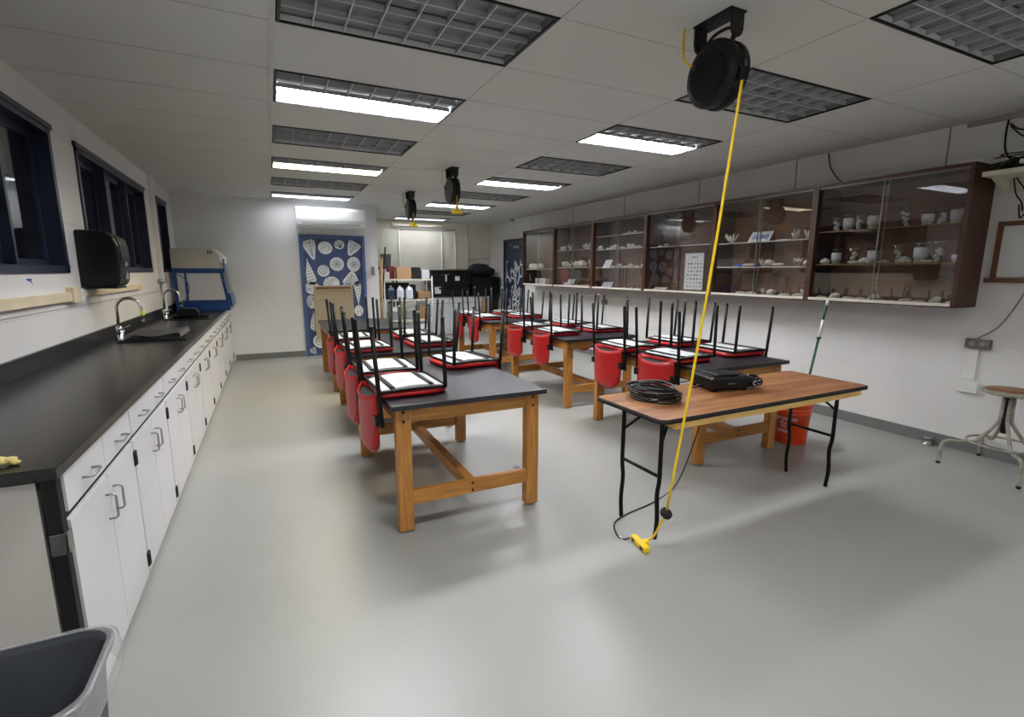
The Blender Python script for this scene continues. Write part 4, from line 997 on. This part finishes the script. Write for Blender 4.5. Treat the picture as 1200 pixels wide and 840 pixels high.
# signs and cards
def stand_card(name, y0, y1, z, hh, label, x=4.955, text=None, mt='paper'):
    r = thing(name, label, 'sign', (x, (y0+y1)/2, z+.001)); w2 = (y1-y0)/2
    m = MB(); m.prism([(-.0, -w2, 0), (.0, w2, 0), (.07, w2, hh), (.07, -w2, hh)], (.004, 0, 0)); m.build('card', mt, r)
    MB().prism([(.004, -w2*.6, 0), (.072, -w2*.6, hh*.9), (.09, -w2*.6, 0)], (0, w2*1.2, 0)).build('easel_back', 'greyplastic', r)
    if text:
        n = math.atan2(.07, hh)
        T = Matrix.Translation((.035-.0012, 0, hh/2)) @ Matrix.Rotation(n, 4, 'Y') @ Matrix(((0, 0, -1, 0), (-1, 0, 0, 0), (0, 1, 0, 0), (0, 0, 0, 1))) @ Matrix.Diagonal((.44, 1.25, 1, 1))
        t = textmesh(text, .078, 'blueink', r, T=T, extrude=.0006)
    else:
        m = MB()
        for q in range(4):
            f = .2+.18*q; m.box(.07*f-.0025, .07*f-.0005, -w2*.7, w2*.7, hh*f-.003, hh*f+.003)
        m.build('print_lines', 'seatgrey', r)
stand_card('coral_sign', 3.77, 4.04, 1.83, .11, 'white sign reading Coral Diversity in blue letters', text='Coral Diversity')
stand_card('display_card', 6.62, 6.80, 1.565, .12, 'tilted white card on the lowest shelf of the fourth cabinet')
stand_card('display_card', 6.58, 6.84, 1.237, .09, 'tilted white card on the floor of the fourth cabinet')
stand_card('display_card', 7.70, 8.02, 1.237, .12, 'tilted white card below the red tub')
stand_card('display_card', 5.35, 5.60, 1.237, .04, 'small flat card on the floor of the third cabinet, at its left')
for k, y in enumerate((9.02, 8.80)):
    tag(MB().box(4.96, 5.06, y-.10, y+.10, 1.238, 1.36, .004).build('white_box', 'paper'), '%s white box on the floor of the farthest cabinet' % ('left' if k == 0 else 'right'), 'box', 'white boxes in the farthest cabinet')
tag(MB().prism([(4.95, 7.93, 1.238), (4.95, 8.20, 1.238), (4.95, 8.17, 1.238), (4.95, 8.15, 1.238)], (.0, 0, .001)).box(4.97, 5.12, 7.90, 8.18, 1.36, 1.556, .01).box(4.99, 5.10, 7.93, 8.15, 1.238, 1.36).build('red_tub', 'reddish'), 'dark red tub at the left of the fifth display cabinet', 'tub')
tag(MB().box(4.98, 5.10, 3.95, 4.22, 1.556, 1.575, .003).box(4.98, 5.08, 4.0, 4.2, 1.576, 1.59).build('book', 'blueink'), 'blue book lying at the left of the lower shelf in the second cabinet', 'book')
tag(MB().box(4.97, 5.02, 3.56, 3.68, 1.831, 1.841).build('small_label_card', 'paper'), 'small white label right of the coral sign', 'card')
# poster
r = thing('species_poster', 'white poster of small coral pictures behind the glass of the third cabinet', 'poster', (4.905, 4.62, 1.27))
MB().box(0, .002, 0, .31, 0, .46).build('sheet', 'paper', r)
m = MB(); rd = random.Random(9)
for i in range(5):
    for j in range(7):
        y = .04+i*.052+rd.uniform(-.006, .006); z = .04+j*.048; a = rd.uniform(.008, .014)
        m.box(-.001, 0, y-a, y+a, z-a*.7, z+a*.7)
m.box(-.001, 0, .10, .20, .405, .415).build('pictures', 'ink', r)

# ================================================================== RIGHT WALL, NEAR
r = thing('wall_shelf', 'cream wall shelf at the right, carrying tangled black cables', 'shelf', (4.86, .9, 2.20))
MB().box(0, .34, 0, 1.06, 0, .035, .003).build('board', 'creamshelf', r)
MB().prism([(.30, 1.0, -.002), (.06, 1.0, -.002), (.30, 1.0, -.10)], (0, .03, 0)).box(.31, .34, .0, 1.04, -.10, -.001).build('bracket', 'creamshelf', r)
r = thing('cable_tangle', 'tangled black cables and adapters heaped on the cream wall shelf', 'cables', (5.0, 1.80, 2.236))
m = MB(); rd = random.Random(21)
for k in range(12):
    pts = [(rd.uniform(-.12, .14), rd.uniform(-.26, .16), max(.006, rd.uniform(0, .11))) for q in range(6)]
    m.tube(curvepts(pts, 5), .005, 6)
m.build('loops', 'black', r)
MB().box(-.08, .0, -.10, .0, 0, .045, .006).box(.02, .1, -.2, -.08, 0, .05, .006).build('power_adapter', 'black', r)
MB().box(-.11, -.08, -.13, -.03, .03, .06, .004).build('white_adapter', 'acwhite', r)
def wallcable(pts, rad, label, mname='black', name='wall_cable'):
    return tag(MB().tube(curvepts(pts, 8), rad, 6).build(name, mname), label, 'cable')
x = XR-.008
wallcable([(x, 1.98, H-.03), (x, 1.985, 2.55), (x, 1.97, 2.42), (x-.03, 1.90, 2.32), (x-.1, 1.84, 2.27)], .006, 'black cable dropping from the ceiling track to the wall shelf')
wallcable([(x, 1.97, 2.62), (x, 1.90, 2.56), (x, 1.80, 2.57), (x, 1.70, 2.64)], .005, 'upper sagging black cable loop at the top right corner')
wallcable([(x-.012, 1.96, 2.60), (x-.012, 1.88, 2.51), (x-.012, 1.78, 2.47), (x-.012, 1.66, 2.46)], .005, 'lower sagging black cable loop at the top right corner')
wallcable([(x-.024, 1.80, H-.02), (x-.024, 1.87, 2.60), (x-.024, 1.85, 2.50), (x-.024, 1.76, 2.44), (x-.024, 1.68, 2.50)], .005, 'round black cable loop hanging from the ceiling track')
wallcable([(x, 3.36, H-.005), (x, 3.33, 2.55), (x, 3.26, 2.44), (x, 3.18, 2.36)], .005, 'dark cable running down from the ceiling above the display cabinets')
wallcable([(5.10, 1.86, 2.195), (5.12, 1.84, 2.08), (5.14, 1.81, 2.02), (5.13, 1.79, 1.95)], .005, 'front black cable hanging below the wall shelf')
wallcable([(5.08, 1.84, 2.195), (5.15, 1.80, 2.10), (5.16, 1.77, 2.0), (5.14, 1.80, 1.90), (5.14, 1.82, 2.0)], .005, 'looped black cable hanging below the wall shelf')
wallcable([(x, 1.68, 1.46), (x, 1.76, 1.22), (x, 1.84, 1.06), (x, 1.93, .98), (x-.02, 1.975, .93)], .005, 'thin grey cable curving down to the steel outlet', 'greyplastic')
r = thing('wall_outlet', 'steel power outlet with round sockets on the right wall', 'outlet', (XR, 1.93, .92))
MB().box(-.045, 0, -.075, .085, -.038, .038, .003).build('box', 'plategrey', r)
for y in (-.03, .035): MB().lathe([(0, -.004), (.024, -.004), (.024, 0), (0, 0)], (-.045, y, 0), 16, 'X').build('socket', 'greyplastic', r)
tag(MB().box(XR-.025, XR, 1.925, 1.985, .62, .88, .003).build('conduit', 'white'), 'white cable conduit below the steel outlet', 'conduit')
tag(MB().box(XR-.04, XR, 1.89, 2.03, .51, .60, .004).build('junction_box', 'white'), 'white junction box low on the right wall', 'box')
r = thing('far_outlet', 'grey outlet with white conduit below the fourth display cabinet', 'outlet', (XR, 7.03, .98))
MB().box(-.04, 0, -.07, .05, -.04, .04, .003).build('box', 'plategrey', r); MB().box(-.02, 0, -.03, .0, -.34, -.04).build('conduit', 'white', r)
r = thing('whiteboard', 'small whiteboard with brown frame at the right edge under the wall shelf', 'whiteboard', (XR, .85, 1.43))
MB().box(-.012, 0, .03, 1.05, .03, .42).build('surface', 'board', r)
MB().box(-.022, 0, 1.05, 1.085, 0, .455).box(-.022, 0, 0, .03, 0, .455).box(-.022, 0, .03, 1.05, .42, .455).build('frame', 'brownframe', r)
MB().box(-.05, 0, 0, 1.11, -.012, .022).build('pen_tray', 'brownframe', r)
tag(MB().box(4.93, 5.02, 2.02, 2.16, CBZ1+.001, CBZ1+.03, .005).build('router', 'acwhite'), 'white flat box on top of the nearest display cabinet', 'box')

# ================================================================== ALCOVE
# grey cabinets
for k in range(3):
    r = thing('storage_cabinet', '%s pale grey base cabinet against the alcove wall' % ['left', 'middle', 'right'][k], 'cabinet', (3.30+.52*k, 11.30, 0), group='pale grey cabinets in the alcove')
    MB().box(0, .52, .02, .66, .0, .90).build('body', 'labcab', r)
    MB().box(.005, .515, 0, .02, .76, .89, .002).build('drawer', 'labcab', r)
    for q in range(2):
        d = MB().box(.005+.256*q, .257+.256*q, 0, .02, .02, .745, .002).build('door', 'labcab', r)
        pull('handle', d, (.225+.06*q, 0, .60), True).rotation_euler.z = -PI/2
    MB().box(.01, .51, .012, .0195, .02, .89).build('gap_shadow', 'seam', r)
tag(MB().box(3.28, 4.88, 11.26, 11.98, .902, .93, .003).build('counter_slab', 'blacktop'), 'black slab on the pale grey alcove cabinets', 'countertop')
def hardcase(x0, x1, y0, y1, z0, z1, label, lab):
    r = thing('equipment_case', label, 'case', (x0, y0, z0), group='black equipment cases in the alcove')
    W, D, Hc = x1-x0, y1-y0, z1-z0
    MB().box(0, W, 0, D, 0, Hc*.68, .015).build('body', 'black', r); MB().box(0, W, 0, D, Hc*.70, Hc, .015).build('lid', 'black', r)
    for fx in (.2, .5, .8): MB().box(W*fx-.03, W*fx+.03, -.012, 0, Hc*.6, Hc*.78, .003).build('latch', 'blacksteel', r)
    for (a0, a1, b0, b1) in lab: MB().box(W*a0, W*a1, -.003, 0, Hc*b0, Hc*b1).build('paper_label', 'paper', r)
hardcase(3.42, 4.36, 11.32, 11.9, .931, 1.17, 'lower black case on the alcove cabinets, with a large paper label', [(.06, .22, .2, .85)])
hardcase(3.40, 4.40, 11.32, 11.9, 1.172, 1.53, 'upper black case stacked on the lower one, with two white tags', [(.34, .38, .25, .68), (.58, .70, .30, .58)])
tag(MB().box(4.40, 5.14, 11.28, 11.9, .931, 1.37, .02).build('black_crate', 'black'), 'big black crate under the duffel bag in the alcove', 'crate')
tag(MB().box(4.90, 5.12, 11.40, 11.9, 0, .93).build('dark_cupboard', 'blackmatte'), 'dark cupboard under the big black crate', 'cupboard')
m = MB(); m.sphere((4.72, 11.6, 1.53), .22, (1.35, 1.1, .76), 3, .07, 2).sphere((4.94, 11.6, 1.49), .17, (1.15, 1.1, .72), 3, .09, 3).sphere((4.53, 11.55, 1.49), .16, (1.1, 1, .76), 3, .09, 4)
o = m.build('duffel_bag', 'duffel'); tag(o, 'lumpy black duffel bag on top of the big black crate', 'bag')
tag(MB().box(3.9, 4.3, 11.4, 11.7, 1.531, 1.56, .004).build('flat_box', 'cardboard'), 'flat tan box on top of the upper black case', 'box')
tag(MB().prism([(4.55, 11.22, 0), (4.72, 11.22, 0), (4.80, 11.24, .86), (4.66, 11.24, .86)], (0, .03, 0)).build('wood_plank', 'woodstick'), 'tan wooden board leaning before the dark cupboard', 'board')
# rack
r = thing('storage_rack', 'cream wire rack crowded with jugs and boxes in the alcove', 'rack', (2.09, 10.25, 0))
RW, RD = 1.0, .42
for x in (0, RW):
    for y in (0, RD): MB().tube([(x, y, 0), (x, y, 1.40)], .016, 8).build('post', 'ledge', r)
for z in (.13, .50, .92, 1.34):
    m = MB(); m.box(-.01, RW+.01, -.015, .012, z-.03, z).box(-.01, RW+.01, RD-.012, RD+.015, z-.03, z).box(-.01, .015, .012, RD-.012, z-.03, z).box(RW-.015, RW+.01, .012, RD-.012, z-.03, z)
    for q in range(24): m.box(.02+q*.04, .026+q*.04, .012, RD-.012, z-.008, z)
    m.build('shelf', 'ledge', r)
def bx(name, mt, x0, x1, y0, y1, z0, z1, label, cat='box', bev=.004): return tag(MB().box(x0, x1, y0, y1, z0+.001, z1, bev).build(name, mt), label, cat)
bx('carton', 'cardboard', 2.36, 2.66, 10.27, 10.45, 1.34, 1.58, 'open tan cardboard carton on the rack top')
bx('black_box', 'blackmatte', 2.68, 2.86, 10.30, 10.6, 1.34, 1.58, 'black box right of the cardboard carton on the rack')
bx('dark_red_box', 'reddish', 2.22, 2.34, 10.40, 10.62, 1.34, 1.60, 'dark red box left of the cardboard carton on the rack')
bx('white_bin', 'labcab', 2.88, 3.05, 10.28, 10.5, 1.34, 1.53, 'small white bin at the right of the rack top', 'bin')
bx('cream_box', 'ledge', 2.10, 2.21, 10.28, 10.45, 1.34, 1.48, 'small cream box at the left of the rack top')
tag(MB().lathe([(0, 0), (.10, 0), (.12, .26), (.128, .262), (.128, .28), (.115, .28), (.1, .02), (0, .02)], (2.29, 10.97, 1.58), 20).build('grey_tub', 'greyplastic'), 'grey round tub high on the stand at the alcove corner', 'tub')
r = thing('tall_stand', 'dark stand in the alcove corner holding the grey tub', 'stand', (2.12, 10.8, 0))
for x in (0, .34):
    for y in (0, .34): MB().box(x, x+.03, y, y+.03, 0, 1.55).build('leg', 'blackmatte', r)
MB().box(0, .37, 0, .37, 1.55, 1.579).build('top', 'blackmatte', r); MB().tube([(.01, -.0, 1.3), (.34, .0, 1.53)], .012, 6).build('brace', 'blackmatte', r)
def jugf(x, mt, label):
    r = thing('chemical_jug', label, 'jug', (x, 10.36, .921), group='plastic jugs on the rack')
    MB().box(-.075, .075, -.06, .06, 0, .21, .02).prism([(-.06, -.05, .205), (.06, -.05, .205), (.02, -.02, .26), (-.02, -.02, .26)], (0, .09, 0)).build('body', mt, r)
    MB().lathe([(0, 0), (.022, 0), (.022, .03), (0, .03)], (0, 0, .255), 12).build('cap', 'acwhite', r)
    MB().tube([(.03, 0, .24), (.06, 0, .25), (.065, 0, .20)], .008, 6).build('grip', mt, r)
jugf(2.24, 'navyjug', 'dark blue jug at the left of the middle rack shelf')
jugf(2.43, 'jug', 'white jug beside the dark blue jug')
jugf(2.62, 'jug', 'white jug at the middle of the middle rack shelf, larger label side')
bx('brown_case', 'brownbox', 2.80, 3.06, 10.28, 10.5, .92, 1.08, 'brown case at the right of the middle rack shelf', 'case')
bx('dark_bin', 'blackmatte', 2.70, 2.78, 10.40, 10.6, .92, 1.22, 'tall dark bin on the middle rack shelf', 'bin')
bx('back_box', 'blackmatte', 2.14, 2.66, 10.48, 10.64, .92, 1.26, 'long black box at the back of the middle rack shelf')
bx('grey_basket', 'greyplastic', 2.14, 2.40, 10.28, 10.5, .50, .66, 'grey basket at the left of the lower rack shelf', 'basket')
bx('lime_bottle', 'lime', 2.46, 2.50, 10.30, 10.36, .50, .80, 'lime green bottle on the lower rack shelf', 'bottle', .008)
bx('folded_tarp', 'greyplastic', 2.52, 2.72, 10.28, 10.5, .50, .72, 'grey folded tarp on the lower rack shelf', 'tarp', .03)
bx('white_basin', 'labcab', 2.14, 2.42, 10.29, 10.5, .661, .76, 'white basin stacked on the grey basket', 'basin', .02)
bx('brown_carton', 'brownbox', 2.78, 2.94, 10.28, 10.5, .50, .78, 'brown carton on the lower rack shelf')
bx('white_carton', 'paper', 2.78, 2.98, 10.28, 10.5, .13, .40, 'white carton on the bottom rack shelf')
bx('dull_crate', 'greyplastic', 2.14, 2.66, 10.28, 10.55, .13, .38, 'long grey crate on the bottom rack shelf', 'crate')
tag(MB().tube([(1.89, 9.90, .02), (2.06, 9.86, 1.96)], .014, 8).build('broom_handle', 'polecap'), 'dark thin pole leaning in the alcove corner, tallest one', 'pole')
tag(MB().tube([(1.935, 9.86, .02), (1.975, 9.80, 1.76)], .016, 8).build('broom_handle', 'woodstick'), 'wooden handle leaning in the alcove corner', 'pole')
tag(MB().box(1.92, 1.945, 9.72, 9.75, 0.0, 1.70, T=Matrix.Identity(4)).build('wood_strip', 'woodstick'), 'flat wooden strip standing at the alcove corner', 'board')
# pipes on the alcove wall and strip lamp
y = YF-.02
for k, (xx_, n) in enumerate([(2.83, 'leftmost'), (3.89, 'second'), (4.24, 'third'), (4.56, 'rightmost')]):
    tag(MB().tube([(xx_, y, .05), (xx_, y, 2.50 if k < 3 else H)], .018, 8).build('wall_conduit', 'white'), '%s white vertical conduit on the alcove wall' % n, 'conduit', 'vertical conduits on the alcove wall')
tag(MB().tube([(2.83, y, 2.50), (4.24, y, 2.51)], .022, 8).build('wall_conduit', 'white'), 'white horizontal conduit high on the alcove wall', 'conduit')
r = thing('strip_lamp', 'unlit cream strip lamp high on the alcove wall', 'lamp', (2.66, YF, 2.57))
MB().box(0, 1.25, -.07, 0, 0, .05, .006).build('housing', 'cream', r); MB().tube([(.05, -.09, -.012), (1.2, -.09, -.012)], .016, 10).build('tube', 'acwhite', r)
MB().box(.02, .05, -.10, -.04, -.03, .0).box(1.2, 1.23, -.10, -.04, -.03, .0).build('socket', 'cream', r)
tag(MB().lathe([(0, 0), (.05, 0), (.05, .02), (.03, .045), (0, .05)], (5.14, 10.6, H-.05), 16).build('smoke_detector', 'greyplastic'), 'small grey detector at the ceiling edge above the coral door', 'detector')
